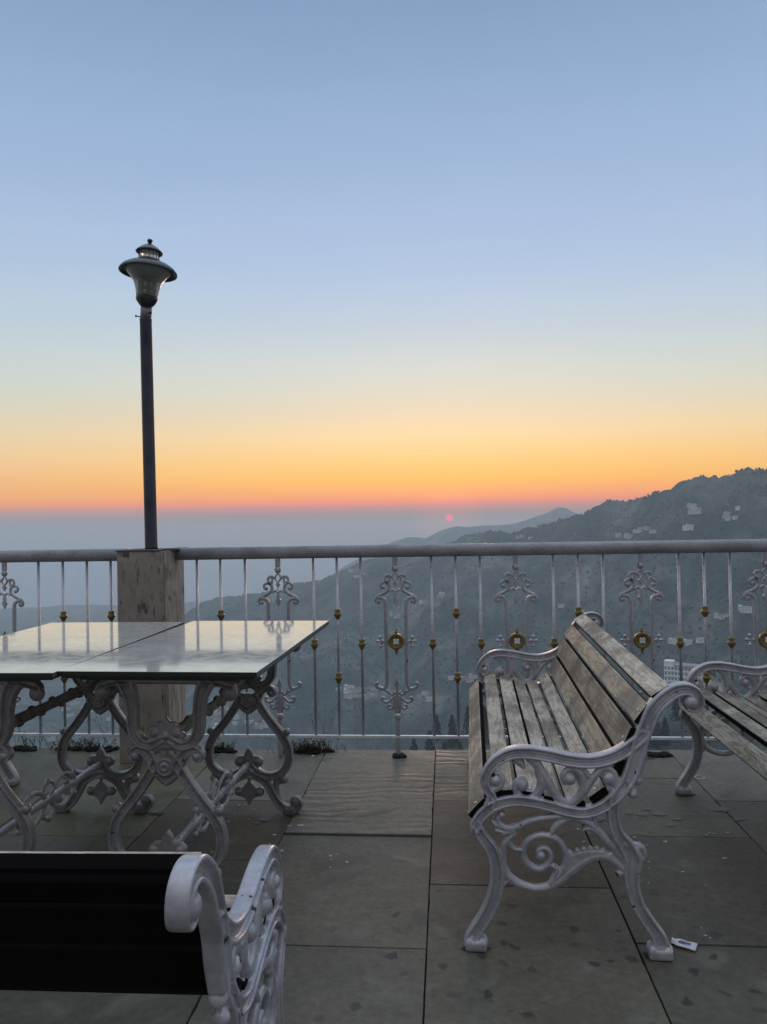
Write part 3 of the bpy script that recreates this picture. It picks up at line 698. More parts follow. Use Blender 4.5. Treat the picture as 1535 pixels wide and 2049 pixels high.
# ------------------------------------------------------------------ bench
bO = onz(952, 1897); bO.z = 0
bax = ray(942, 1037); bang = math.atan2(bax.x, bax.y)   # bench long axis, clockwise from +Y
ex = Vector((math.cos(bang), -math.sin(bang), 0)); ey = Vector((math.sin(bang), math.cos(bang), 0))
def bench_uv(px, py):
    r = ray(px, py); o = Vector((0, 0, H)); t = (bO - o).dot(ey) / r.dot(ey); p = o + r * t
    return (p - bO).dot(ex), p.z
Z2 = lambda x, y: bench_uv(900 + x / 2.7327, 1200 + y / 2.7327)
Z5 = lambda x, y: bench_uv(920 + x / 3.8375, 1480 + y / 3.8375)
w2 = .5075e-3 * .985; w5 = w2 * 2.7327 / 3.8375
def conv(f, w, pts): return [(*f(x, y), q * w) for x, y, q in pts]
def bench_frame():
    bm = bmesh.new()
    MT = .034; IT = .022
    main = [
     [(1300, 585, 42), (1340, 592, 46), (1362, 560, 50), (1345, 510, 58), (1295, 486, 66), (1235, 495, 74), (1172, 535, 80), (1112, 600, 82), (1072, 690, 82), (1040, 770, 84), (1020, 850, 90), (995, 930, 84), (955, 1010, 72), (895, 1078, 64), (830, 1128, 60), (740, 1158, 58), (640, 1148, 56), (520, 1115, 56), (400, 1093, 56), (310, 1097, 58), (235, 1124, 60), (175, 1172, 62), (143, 1225, 62), (138, 1262, 55)],
     [(150, 1225, 56), (178, 1290, 60), (228, 1360, 70), (254, 1440, 74), (258, 1540, 76), (236, 1640, 78), (192, 1730, 74), (140, 1810, 74), (122, 1850, 80), (120, 1880, 84)],
     [(960, 1000, 60), (905, 1090, 62), (893, 1180, 62), (915, 1270, 66), (965, 1345, 84), (1000, 1420, 96), (992, 1500, 84), (1003, 1590, 74), (1036, 1680, 70), (1090, 1765, 70), (1138, 1835, 78), (1150, 1880, 96)],
     [(1062, 730, 60), (1000, 785, 66), (930, 835, 68), (850, 868, 70), (760, 882, 70), (650, 872, 70), (540, 848, 70), (430, 832, 68), (335, 838, 64), (258, 875, 58), (210, 930, 52), (190, 985, 48), (205, 1035, 46), (232, 1075, 48), (212, 1125, 58)],
    ]
    for s in main: sweep(bm, conv(Z2, w2 * 1.03, s), MT, SEC_I)
    # broad plate of the rear member below the arm
    def zp(l): return [Z2(x, y) for x, y in l]
    plate(bm, zp([(1080, 690), (1066, 800), (1058, 900), (1050, 960), (1010, 985), (960, 1000), (975, 900), (1020, 760)]), .026)
    infill = [
     [(196, 1000, 38), (222, 1032, 36), (268, 1024, 34), (288, 985, 32), (266, 948, 30), (232, 952, 28)],
     [(340, 868, 34), (385, 888, 42), (404, 918, 20)],
     [(430, 862, 40), (482, 905, 46), (502, 965, 46), (495, 1030, 44), (455, 1078, 40), (402, 1084, 38), (364, 1045, 36), (366, 998, 32), (402, 974, 30)],
     [(450, 868, 40), (515, 960, 46), (560, 1040, 44), (602, 1095, 44), (650, 1112, 44), (700, 1085, 44), (730, 1030, 42), (724, 965, 38), (690, 928, 36), (648, 928, 34), (620, 962, 34), (632, 1002, 30)],
     [(735, 1050, 40), (772, 990, 38), (812, 940, 36), (852, 918, 36), (892, 940, 36), (908, 985, 34), (880, 1010, 28)],
     [(720, 915, 30), (757, 965, 30)],
     [(905, 1130, 50), (932, 1060, 40), (975, 1036, 36), (1012, 1058, 34)],
     [(955, 1335, 50), (1020, 1352, 48), (1046, 1348, 40)], [(1046, 1350, 34), (1062, 1395, 30), (1030, 1455, 44)],
    ]
    for s in infill: sweep(bm, conv(Z2, w2 * 1.14, s), IT, SEC_R)
    low = [
     [(335, 562, 34), (296, 600, 44), (310, 650, 50), (370, 682, 52), (450, 665, 52), (540, 622, 48), (640, 600, 46), (760, 588, 44), (880, 600, 44), (980, 635, 50), (1070, 700, 52), (1150, 790, 54), (1220, 880, 60), (1280, 940, 60)],
     [(270, 688, 14), (340, 706, 28), (420, 690, 36)], [(238, 598, 14), (262, 640, 34), (312, 664, 36)], [(320, 722, 12), (370, 716, 24), (430, 694, 30)],
     [(425, 712, 46), (352, 790, 50), (325, 880, 62), (330, 960, 64), (370, 1040, 60), (450, 1102, 58), (560, 1137, 56), (660, 1132, 58), (760, 1082, 64), (850, 1005, 72), (940, 935, 74), (1040, 892, 70), (1130, 898, 68), (1205, 945, 64), (1275, 1015, 60)],
     [(700, 1100, 30), (790, 1000, 46), (818, 920, 46), (802, 840, 44), (750, 770, 46), (670, 735, 48), (580, 742, 46), (512, 790, 46), (490, 870, 48), (520, 950, 50), (600, 990, 46), (668, 966, 42), (698, 900, 40), (680, 845, 36), (632, 828, 34), (597, 862, 30), (620, 900, 28)],
     [(690, 955, 28), (742, 985, 40), (726, 1045, 40), (690, 1100, 26)],
     [(378, 770, 34), (412, 832, 42), (474, 842, 26)],
     [(862, 598, 22), (775, 630, 50), (722, 685, 50), (700, 724, 10)],
     [(940, 690, 20), (1000, 678, 34), (1080, 730, 44), (1140, 800, 34)],
     [(350, 1000, 42), (372, 1060, 34), (345, 1112, 12)],
     [(1220, 1020, 30), (1280, 1035, 40)],
     [(1030, 590, 34), (1050, 660, 30)],
    ]
    for s in low: sweep(bm, conv(Z5, w5 * 1.16, s), .022, SEC_R)
    plate(bm, [Z5(x, y) for x, y in [(800, 905), (850, 880), (950, 852), (1040, 846), (1110, 856), (1175, 888), (1220, 940), (1130, 905), (1040, 905), (950, 945), (860, 1010), (790, 1060), (800, 990)]], .018)
    def bl(f, w, x, y, r, th):
        u, v = f(x, y); ball(bm, (u, 0, v), r * w, th, r * w)
    for x, y, r, th in ((247, 985, 34, .019), (398, 1010, 36, .019), (655, 978, 36, .019), (868, 975, 36, .018), (1318, 560, 46, .024), (1000, 1060, 26, .016), (1024, 985, 30, .016)): bl(Z2, w2, x, y, r, th)
    for x, y, r, th in ((322, 572, 32, .014), (622, 885, 40, .016), (1225, 1022, 34, .014), (850, 868, 20, .009), (902, 850, 20, .009), (952, 838, 20, .009), (1002, 832, 20, .009), (1052, 832, 20, .009), (1102, 846, 20, .009), (1160, 876, 20, .009)): bl(Z5, w5, x, y, r, th)
    # feet
    for (x0, x1, y1, yt) in ((85, 205, 1907, 1852), (1082, 1215, 1926, 1866)):
        u0 = Z2(x0, y1)[0]; u1 = Z2(x1, y1)[0]
        box(bm, (u0, -.024, 0.0), (u1, .024, .028), 0, None, .008)
        ball(bm, (u0 + .012, 0, .022), .016, .025, .018); ball(bm, (u1 - .012, 0, .020), .016, .025, .018)
    return cast('bench_end_frame', bm, .0022, 2)
slats2 = [((98, 1172), (183, 1082)), ((240, 1042), (350, 1036)), ((382, 1038), (500, 1058)), ((520, 1064), (622, 1096)), ((640, 1100), (738, 1092)), ((757, 1082), (843, 1020)),
          ((856, 1002), (915, 862)), ((925, 838), (990, 692)), ((1003, 664), (1078, 566)), ((1098, 526), (1200, 464))]
fm = bench_frame(); fm.materials.append(M_paint)
farm = onz(985, 1303, Z2(345, 815)[1])
BL = (farm - bO).dot(ey)
print('bench length', BL, 'arm z', Z2(345, 815), 'top', Z2(1300, 465))
BL = max(1.35, min(1.6, BL))
def make_bench(wood, dark=False):
    root = empty('park_bench')
    for yy in (0.0, BL):
        o = bpy.data.objects.new('end_frame', fm); COL.objects.link(o); o.parent = root; o.location = (0, yy, 0)
    rg = random.Random(9)
    for i, (a, b_) in enumerate(slats2):
        a = Vector(Z2(*a)); b_ = Vector(Z2(*b_)); d = (b_ - a); w = d.length; d.normalize()
        nrm = Vector((-d.y, d.x)) # points up / to the sitter
        th = .023
        bm = bmesh.new(); nseg = 14
        y0, y1 = -.003 - rg.uniform(0, .003), BL + .003 + rg.uniform(0, .003)
        prof = [(0.0, -th), (0, -.003), (.003, 0), (w - .003, 0), (w, -.003), (w, -th)]
        rows = []
        for s in range(nseg + 1):
            y = y0 + (y1 - y0) * s / nseg; wob = (noise.noise(Vector((i * 7.7, y * 2.2, 0))) * .0015)
            rows.append([bm.verts.new((a.x + d.x * p + nrm.x * (q + wob), y, a.y + d.y * p + nrm.y * (q + wob))) for p, q in prof])
        for A, B in zip(rows, rows[1:]):
            for j in range(6):
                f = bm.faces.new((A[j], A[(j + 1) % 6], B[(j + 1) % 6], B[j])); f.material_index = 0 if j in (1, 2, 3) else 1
                if j == 2: f.material_index = 0
        bm.faces.new(rows[0]).material_index = 1; bm.faces.new(rows[-1][::-1]).material_index = 1
        for yy in (.022, BL - .022):
            c = a + d * (w * .5)
            M = Matrix.Translation((c.x + nrm.x * .001, yy, c.y + nrm.y * .001)) @ Matrix.Rotation(math.atan2(nrm.x, nrm.y), 4, 'Y')
            r = bmesh.ops.create_uvsphere(bm, u_segments=8, v_segments=5, radius=1.0, matrix=M @ Matrix.Diagonal((.005, .005, .0022, 1)))
            for v in r['verts']:
                for f in v.link_faces: f.material_index = 2
        wd = wood[i] if isinstance(wood, (list, tuple)) else wood
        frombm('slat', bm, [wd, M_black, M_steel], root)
    # flat iron strap under the seat
    bm = bmesh.new()
    u0, v0 = Z2(560, 1130); box(bm, (u0 - .012, .03, v0 - .014), (u0 + .012, BL - .03, v0 - .008))
    frombm('seat_strap', bm, M_black, root)
    return root
bench = make_bench([M_woodb, M_wood, M_wood, M_wood, M_wood, M_wood, M_woodb, M_woodb, M_woodb, M_wood])
bench.location = bO; bench.rotation_euler = (0, 0, -bang)
tag(bench, 'silver-white cast iron bench with pale weathered slats, standing whole to the right of the middle', 'bench', 'cast iron park benches')
def bench_copy(loc, rz, label, wood=None):
    c = copy_tree(bench); c.location = loc; c.rotation_euler = (0, 0, rz); c['label'] = label
    if wood:
        for ch in c.children:
            if ch.name.startswith('slat'):
                ch.data = ch.data.copy(); ch.data.materials[0] = wood
    return c
# right edge bench: its far end frame shows; front foot at pixel (1366,1590)
pB = onz(1368, 1588); angB = math.atan2(ray(904, 1050).x, ray(904, 1050).y)
vb = Vector((math.sin(angB), math.cos(angB), 0)) * BL
bench_copy(Vector((pB.x, pB.y, 0)) - vb, -angB, 'bench cut by the right edge of the picture, grey mossy slats and curled iron armrest', M_woodd)
# bottom left bench seen from behind, facing the table
CY = 1.568; CX = -.368; DC = R(1.2)
bench_copy((CX - BL * math.cos(DC), CY - BL * math.sin(DC), 0), R(-90) + DC, 'bench seen from behind at the bottom left, black back boards and white scrolled arm')
# bench left of the tables, only a foot and a bit of seat show
pD = onz(24, 1570)
bench_copy((pD.x, pD.y, 0), R(180), 'bench beyond the left table at the left edge, only its leg and seat end visible')

# ------------------------------------------------------------------ tables
M_marble, t, b = mat('white_marble', (.50, .49, .45), .10, spec=.6); b.inputs['Coat Weight'].default_value = .6; b.inputs['Coat Roughness'].default_value = .05; b.inputs['Coat IOR'].default_value = 1.55
co = coords(t)
n1 = nnode(t, 'ShaderNodeTexNoise', Scale=5.0, Detail=7.0, Roughness=.65, Distortion=1.0); t.links.new(co, n1.inputs[0])
n2 = nnode(t, 'ShaderNodeTexNoise', Scale=30.0, Detail=4.0); t.links.new(co, n2.inputs[0])
mpv = coords(t, (2.0, 9.0, 1), (0, 0, R(10))); n3 = nnode(t, 'ShaderNodeTexNoise', Scale=2.0, Detail=3.0, Distortion=.8); t.links.new(mpv, n3.inputs[0])
col = nramp(t, n1.outputs[0], [(.3, (.44, .45, .43)), (.55, (.60, .59, .55)), (.75, (.68, .66, .60))])
vein = nramp(t, n3.outputs[0], [(.485, (0, 0, 0)), (.50, (.35, .35, .35)), (.515, (0, 0, 0))])
col = nmix(t, vein, col, (.12, .12, .10)); t.links.new(col, b.inputs['Base Color'])
t.links.new(nramp(t, n2.outputs[0], [(.35, (.05,) * 3), (.7, (.20,) * 3)]), b.inputs['Roughness'])
bump(t, b, n1.outputs[0], .05, .002)
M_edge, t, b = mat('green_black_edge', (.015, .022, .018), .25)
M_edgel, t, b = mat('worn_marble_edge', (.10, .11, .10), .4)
def six(x, y, Y, xc):
    p = ony(120 + x / 3.07, 1340 + y / 3.07, Y); return p.x - xc, p.z
T2C = -.828; YF, YN = 3.05, 2.22
XF = ony(120 + 1152 / 3.07, 1500, YF).x; XN = ony(120 + 645 / 3.07, 1520, YN).x
print('frame centres', XF, XN)
def table_frame():
    bm = bmesh.new(); wF = 1.18 / 1481.; wN = 1.12 / 2020.
    F_ = lambda l: [(*six(x, y, YF, XF), q * wF) for x, y, q in l]
    N_ = lambda l: [(*six(x, y, YN, XN), q * wN) for x, y, q in l]
    def both(l, T, sec):
        sweep(bm, l, T, sec); sweep(bm, [(-u, v, q) for u, v, q in l], T, sec)
    zr = six(1152, 185, YF, XF)[1]
    both(F_([(1185, 150, 34), (1212, 200, 40), (1250, 262, 42), (1300, 330, 42), (1350, 390, 42), (1390, 455, 42), (1402, 530, 42), (1385, 595, 42), (1335, 640, 42), (1268, 650, 40), (1208, 625, 36), (1165, 590, 34)]), .030, SEC_I)
    both(F_([(1152, 640, 36), (1205, 655, 40), (1262, 690, 42), (1300, 755, 42), (1340, 815, 44), (1385, 852, 46), (1435, 850, 44), (1468, 820, 34), (1450, 785, 30)]), .030, SEC_I)
    both(F_([(1350, 640, 30), (1322, 690, 32), (1330, 760, 30), (1355, 820, 30)]), .024, SEC_R)
    both(F_([(1340, 690, 26), (1372, 668, 28)]), .022, SEC_R)
    both(F_([(1362, 398, 26), (1388, 378, 28)]), .022, SEC_R)
    both(N_([(700, 640, 60), (722, 580, 62), (752, 520, 60), (800, 490, 52), (845, 500, 46), (862, 532, 38), (838, 552, 30)]), .030, SEC_I)
    both(N_([(905, 60, 90), (878, 110, 84), (858, 170, 72), (848, 250, 64), (848, 330, 62), (838, 395, 60), (800, 445, 56), (745, 462, 50), (700, 445, 44), (668, 425, 40)]), .034, SEC_I)
    both(N_([(870, 60, 60), (950, 66, 60), (1010, 80, 52), (1052, 110, 44), (1045, 150, 36)]), .030, SEC_I)
    both(N_([(640, 470, 34), (690, 478, 40), (735, 520, 36)]), .024, SEC_R)
    both(N_([(700, 650, 44), (660, 690, 30), (645, 700, 24)]), .022, SEC_R)
    sweep(bm, [(-.11, .729, .03), (.11, .729, .03)], .03, SEC_B)
    # centre boss, ring and crown ornament
    cyl(bm, (0, -.016, zr), (0, .016, zr), .030, .030, 28); 
    plate(bm, [(-.035, zr - .02), (.035, zr - .02), (.022, zr - .045), (.012, zr - .036), (0, zr - .048), (-.012, zr - .036), (-.022, zr - .045)], .018)
    cr = [six(x, y, YN, XN) for x, y in ((645, 292), (668, 322), (700, 318), (706, 345), (748, 352), (738, 382), (765, 400), (742, 440), (700, 450), (645, 470))]
    cr = [(u, v) for u, v in cr]; cu = [(0, cr[0][1])] + cr[1:-1] + [(0, cr[-1][1])]
    plate(bm, cu + [(-u, v) for u, v in reversed(cu[1:-1])], .020)
    u, v = six(645, 405, YN, XN); ball(bm, (0, 0, v), .014, .018, .014)
    # leaf where the two lobes meet, and the hanging leaf
    L1 = [six(x, y, YF, XF) for x, y in ((1152, 474), (1172, 500), (1182, 526), (1215, 528), (1240, 552), (1236, 585), (1210, 596), (1190, 600), (1176, 640))]
    L1[0] = (0, L1[0][1]); plate(bm, L1 + [(-u, v) for u, v in reversed(L1[1:])], .020)
    L2 = [six(x, y, YF, XF) for x, y in ((1152, 640), (1166, 690), (1180, 700), (1195, 720), (1240, 738), (1238, 770), (1200, 778), (1178, 790), (1168, 812), (1152, 832))]
    L2[0] = (0, L2[0][1]); L2[-1] = (0, L2[-1][1]); plate(bm, L2 + [(-u, v) for u, v in reversed(L2[1:-1])], .018)
    for sg in (-1, 1):
        for x, y, r in ((1440, 803, 30), (1372, 668, 24), (1388, 380, 20), (1222, 748, 24), (1215, 562, 22)):
            u, v = six(x, y, YF, XF); ball(bm, (sg * u, 0, v), r * wF, .018, r * wF)
        for x, y, r in ((838, 530, 30), (1040, 140, 44), (712, 385, 26)):
            u, v = six(x, y, YN, XN); ball(bm, (sg * u, 0, v), r * wN, .020, r * wN)
        u, v = six(1408, 868, YF, XF); box(bm, (sg * u - .022, -.02, 0), (sg * u + .022, .02, .03), 0, None, .006)
    me = cast('table_leg_frame', bm, .0025, 2)
    # bored hole and groove of the boss
    return me, zr
tfm, ZR = table_frame(); tfm.materials.append(M_tpaint)
def rosette(parent, y):
    bm = bmesh.new()
    prof = [(.028, 0), (.028, .004), (.024, .007), (.020, .004), (.016, .003), (.013, .008), (.008, .009), (.004, .005), (.0, .004)]
    lathe(bm, prof, n=24)
    bmesh.ops.rotate(bm, verts=bm.verts, matrix=Matrix.Rotation(R(90), 3, 'X'))
    bmesh.ops.translate(bm, verts=bm.verts, vec=(0, y - .0155, ZR))
    frombm('rosette', bm, M_tpaint, parent, True)
def stretcher_bm(L_, scroll=True):
    """bar along y, scrollwork in the y-z plane"""
    bm = bmesh.new()
    sweep(bm, [(0, 0, .021), (L_ * .5, 0, .024), (L_, 0, .021)], .018, SEC_B)
    for q in (.07, .10, .26, .29, .71, .74, .90, .93): ball(bm, (q * L_, 0, 0), .009 if int(q * 100) % 2 else .013, .014, .015)
    if scroll:
        for sg in (-1, 1):
            for mir in (0, 1):
                def P(l): return [((L_ * .5 + (x if not mir else -x)), sg * z, w) for x, z, w in [(a_, b_, c_ * 1.45) for a_, b_, c_ in l]]
                sweep(bm, P([(.02, .008, .012), (.05, .040, .013), (.10, .056, .013), (.145, .045, .012), (.15, .020, .011), (.125, .014, .010)]), .013, SEC_R)
                sweep(bm, P([(.15, .045, .010), (.18, .030, .012), (.20, .006, .012)]), .012, SEC_R)
                sweep(bm, P([(.0, .0, .010), (.035, .03, .010), (.03, .055, .010), (.0, .066, .010)]), .012, SEC_R)
                ball(bm, (P([(.13, .020, 0)])[0][0], 0, sg * .020), .011, .010, .011)
                ball(bm, (P([(.19, .040, 0)])[0][0], 0, sg * .040), .010, .010, .010)
            ball(bm, (L_ * .5, 0, sg * .068), .013, .011, .013)
    me = cast('stretcher', bm, .0024, 2)
    me.transform(Matrix.Rotation(R(90), 4, 'Z'))
    return me
SL = YF - YN
stm = stretcher_bm(SL); stm.materials.append(M_strut)
M_rust = paint_mat('flaking_paint', (.10, .095, .09), (.28, .26, .24), .7, .08)
bm = bmesh.new()
sweep(bm, [(0, 0, .034), (SL * .25, 0, .040), (SL * .5, 0, .034), (SL * .75, 0, .040), (SL, 0, .034)], .016, SEC_I)
for q in range(12):
    ball(bm, ((q + .5) / 12 * SL, 0, .016 * (-1) ** q), .020, .012, .012)
utm = cast('top_stretcher', bm, .0026, 2); utm.transform(Matrix.Rotation(R(90), 4, 'Z')); utm.materials.append(M_rust)
def make_table():
    root = empty('garden_table')
    bm = bmesh.new(); W = .300; XO = .022; y0, y1 = -.125, SL + .125
    box(bm, (XO - W, y0, .761), (XO + W, y1, .776), 0, None, .0018)
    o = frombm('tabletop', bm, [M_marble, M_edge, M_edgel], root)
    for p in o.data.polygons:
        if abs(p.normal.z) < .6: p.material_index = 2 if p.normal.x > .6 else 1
    bm = bmesh.new(); box(bm, (XO - W + .008, y0 + .008, .753), (XO + W - .008, y1 - .008, .7607), 0, None, .002)
    box(bm, (-W + .06, y0 + .06, .738), (W - .06, y1 - .06, .7528))
    frombm('underside_slab', bm, M_edge, root)
    for yy in (0, SL):
        o = bpy.data.objects.new('leg_frame', tfm); COL.objects.link(o); o.parent = root; o.location = (0, yy, 0)
        rosette(root, yy)
    o = bpy.data.objects.new('stretcher', stm); COL.objects.link(o); o.parent = root; o.location = (0, 0, .205)
    o = bpy.data.objects.new('top_stretcher', utm); COL.objects.link(o); o.parent = root; o.location = (0, 0, .545)
    return root
tb = make_table(); tb.location = (XN + .006, YN, 0); tb.rotation_euler = (0, 0, -math.atan2(XF - XN, SL))
tag(tb, 'marble-topped table with grey cast iron legs, the right one of the joined pair', 'table', 'marble topped garden tables')
tb2 = copy_tree(tb); tb2['label'] = 'marble-topped table with grey cast iron legs, cut by the left edge of the picture'
tb2.location = (tb.location.x - .603, YN - .012, -.0005); tb2.rotation_euler = (0, 0, R(-.3))

# ------------------------------------------------------------------ pillar and lamp
M_stone, t, b = mat('pillar_stone', (.2, .18, .14), .7)
co = coords(t)
mpv = coords(t, (60, 60, 16), (0, R(38), 0)); n1 = nnode(t, 'ShaderNodeTexNoise', Scale=1.0, Detail=6.0, Roughness=.65); t.links.new(mpv, n1.inputs[0])
n2 = nnode(t, 'ShaderNodeTexNoise', Scale=9.0, Detail=6.0); t.links.new(co, n2.inputs[0])
mpw = coords(t, (30, 30, 7), (0, R(38), 0)); n3 = nnode(t, 'ShaderNodeTexNoise', Scale=1.0, Detail=2.0); t.links.new(mpw, n3.inputs[0])
col = nramp(t, n2.outputs[0], [(.3, (.20, .182, .15)), (.6, (.30, .275, .235)), (.8, (.36, .335, .29))])
col = nmix(t, nramp(t, n1.outputs[0], [(.56, (0, 0, 0)), (.66, (.8, .8, .8))]), col, (.085, .07, .05))
col = nmix(t, nramp(t, n3.outputs[0], [(.66, (0, 0, 0)), (.70, (.75, .75, .75))]), col, (.05, .042, .03))
t.links.new(col, b.inputs['Base Color']); bump(t, b, n1.outputs[0], .4, .004)
M_stone2, t, b = mat('pillar_side_stone', (.2, .18, .14), .75)
mpv = coords(t, (50, 50, 9), (R(8), 0, 0)); n1 = nnode(t, 'ShaderNodeTexNoise', Scale=1.0, Detail=6.0, Roughness=.7); t.links.new(mpv, n1.inputs[0])
n2 = nnode(t, 'ShaderNodeTexNoise', Scale=12.0, Detail=4.0); t.links.new(coords(t), n2.inputs[0])
col = nramp(t, n1.outputs[0], [(.32, (.12, .09, .072)), (.5, (.33, .28, .235)), (.68, (.46, .40, .35))])
col = nmix(t, nramp(t, n2.outputs[0], [(.62, (0, 0, 0)), (.70, (.7, .7, .7))]), col, (.06, .045, .03))
t.links.new(col, b.inputs['Base Color']); bump(t, b, n1.outputs[0], .8, .006)
PX0, PX1, PY0, PY1, PZ = -1.655, -1.402, 3.655, 3.90, 1.066
pr = empty('stone_pillar', ((PX0 + PX1) / 2, (PY0 + PY1) / 2, 0)); hw = (PX1 - PX0) / 2; hd = (PY1 - PY0) / 2
tag(pr, 'square pillar clad in streaked beige stone between the two fence runs, behind the tables', 'pillar')
bm = bmesh.new(); box(bm, (-hw, -hd, 0.001), (hw - .012, hd, PZ - .004), 0, None, .002); frombm('front_cladding', bm, M_stone, pr)
bm = bmesh.new(); box(bm, (hw - .0115, -hd + .004, 0.001), (hw + .006, hd, PZ - .002), 0, None, .002)
frombm('side_cladding', bm, M_stone2, pr)
M_chip, t, b = mat('chipped_mortar', (.09, .075, .06), .9)
bm = bmesh.new(); box(bm, (-hw - .004, -hd - .004, PZ - .003), (hw - .03, hd + .004, PZ + .004), 0, None, .001); box(bm, (hw - .028, -hd + .05, PZ - .001), (hw + .030, hd + .006, PZ + .007), 0, None, .001)
box(bm, (-hw + .03, -hd - .003, PZ - .030), (-hw + .065, -hd + .01, PZ - .006), 0, None, .003)
frombm('cap_slab', bm, M_chip, pr)
LX, LY = -1.529, 3.79
lp = empty('street_lamp', (LX, LY, PZ + .0045)); lp.rotation_euler = (0, R(-.6), 0)
tag(lp, 'tall black lamp post with a wide hat-shaped head rising from the stone pillar', 'street lamp')
ZT = 2.266 - PZ
M_pole, t, b = mat('pole_paint', (.035, .036, .055), .38)
n = nnode(t, 'ShaderNodeTexNoise', Scale=6.0, Detail=5.0); t.links.new(coords(t), n.inputs[0]); t.links.new(nramp(t, n.outputs[0], [(.35, (.024, .025, .04)), (.7, (.06, .06, .08))]), b.inputs['Base Color'])
bm = bmesh.new(); lathe(bm, [(.0335, 0), (.0325, .01), (.0305, ZT - .01), (.0315, ZT - .008), (.0315, ZT)], n=28); frombm('pole', bm, M_pole, lp)
# head, tilted a little
hd_ = empty('lamp_head', (0, 0, ZT)); hd_.parent = lp; hd_.rotation_euler = (R(-1), R(4.2), 0); hd_.scale = (.965, .965, .965)
M_chrome, t, b = mat('dull_steel', (.16, .15, .16), .3, .9)
bm = bmesh.new(); lathe(bm, [(.030, -.02), (.030, .075)], n=24)
frombm('collar', bm, M_chrome, hd_)
bm = bmesh.new(); cyl(bm, (-.03, 0, .012), (-.052, -.006, .014), .003); ball(bm, (-.053, -.006, .014), .006)
cyl(bm, (.028, -.01, .03), (.036, -.02, .03), .003); ball(bm, (.034, -.02, .03), .0075); frombm('clamp_screw', bm, M_dark, hd_)
bm = bmesh.new(); lathe(bm, [(.030, .070), (.036, .074), (.050, .092), (.056, .100), (.058, .112), (.054, .118), (.02, .119)], n=32); frombm('cup', bm, M_dark, hd_)
M_acr, t, b = mat('smoky_acrylic', (.62, .62, .58), .12); lw = t.nodes.new('ShaderNodeLayerWeight'); lw.inputs[0].default_value = .35; mrx = nnode(t, 'ShaderNodeMapRange'); t.links.new(lw.outputs['Facing'], mrx.inputs[0]); mrx.inputs['To Min'].default_value = .16; mrx.inputs['To Max'].default_value = .9; t.links.new(mrx.outputs[0], b.inputs['Alpha']); b.inputs['Base Color'].default_value = (.42, .40, .35, 1)
bm = bmesh.new()
outp = [(.055, .119), (.058, .135), (.063, .165), (.072, .195), (.088, .222), (.108, .246), (.128, .262)]
lathe(bm, outp + [(r - .002, z) for r, z in reversed(outp)], n=40, closed=True); frombm('bell_diffuser', bm, M_acr, hd_)
# lamp holder inside with its openings
M_gaplight, t, b = mat('gap_light_white', (.75, .75, .72), .3)
bm = bmesh.new(); lathe(bm, [(.030, .1195), (.031, .205), (.012, .215)], n=24); frombm('gap_light_core', bm, M_gaplight, hd_)  # added pale core; its colour stands in for light showing through the holder openings
bm = bmesh.new()
for z0, z1, rr in ((.1195, .130, .050), (.156, .166, .049), (.196, .212, .052)): lathe(bm, [(rr, z0), (rr + .001, (z0 + z1) / 2), (rr, z1)], n=24)
for a in range(6):
    box(bm, (.036, -.010, .130), (.048, .010, .196), 0, Matrix.Rotation(R(60 * a), 4, 'Z'))
frombm('lamp_holder', bm, M_dark, hd_)
M_hat, t, b = mat('hat_enamel', (.015, .022, .024), .30)
bm = bmesh.new()
hat = [(.054, .318), (.075, .312), (.110, .296), (.138, .278), (.1505, .262), (.154, .254), (.152, .250), (.146, .254), (.128, .266), (.10, .272), (.05, .276)]
lathe(bm, hat, n=56); frombm('wide_hat', bm, M_hat, hd_)
M_glr, t, b = mat('ribbed_glass', (.8, .8, .78), .15); b.inputs['Transmission Weight'].default_value = .6; b.inputs['IOR'].default_value = 1.3
bm = bmesh.new(); lathe(bm, [(.050, .318), (.054, .320), (.054, .330), (.0525, .334), (.0525, .362), (.05, .366)], n=40); frombm('glass_ring', bm, M_glr, hd_)
bm = bmesh.new()
for i in range(16):
    a = 2 * math.pi * i / 16; cyl(bm, (.0535 * math.cos(a), .0535 * math.sin(a), .322), (.0535 * math.cos(a), .0535 * math.sin(a), .366), .0013, n=6)
frombm('glass_rib', bm, M_dark, hd_)
bm = bmesh.new(); lathe(bm, [(.03, .362), (.052, .3655), (.069, .360), (.072, .364), (.066, .372), (.045, .390), (.022, .405), (.010, .410), (.009, .417)], n=40)
frombm('top_hat', bm, M_hat, hd_)
bm = bmesh.new(); lathe(bm, [(.006, .414), (.010, .418), (.0145, .424), (.0145, .430), (.010, .436), (.003, .438)], n=20); frombm('finial', bm, M_dark, hd_)

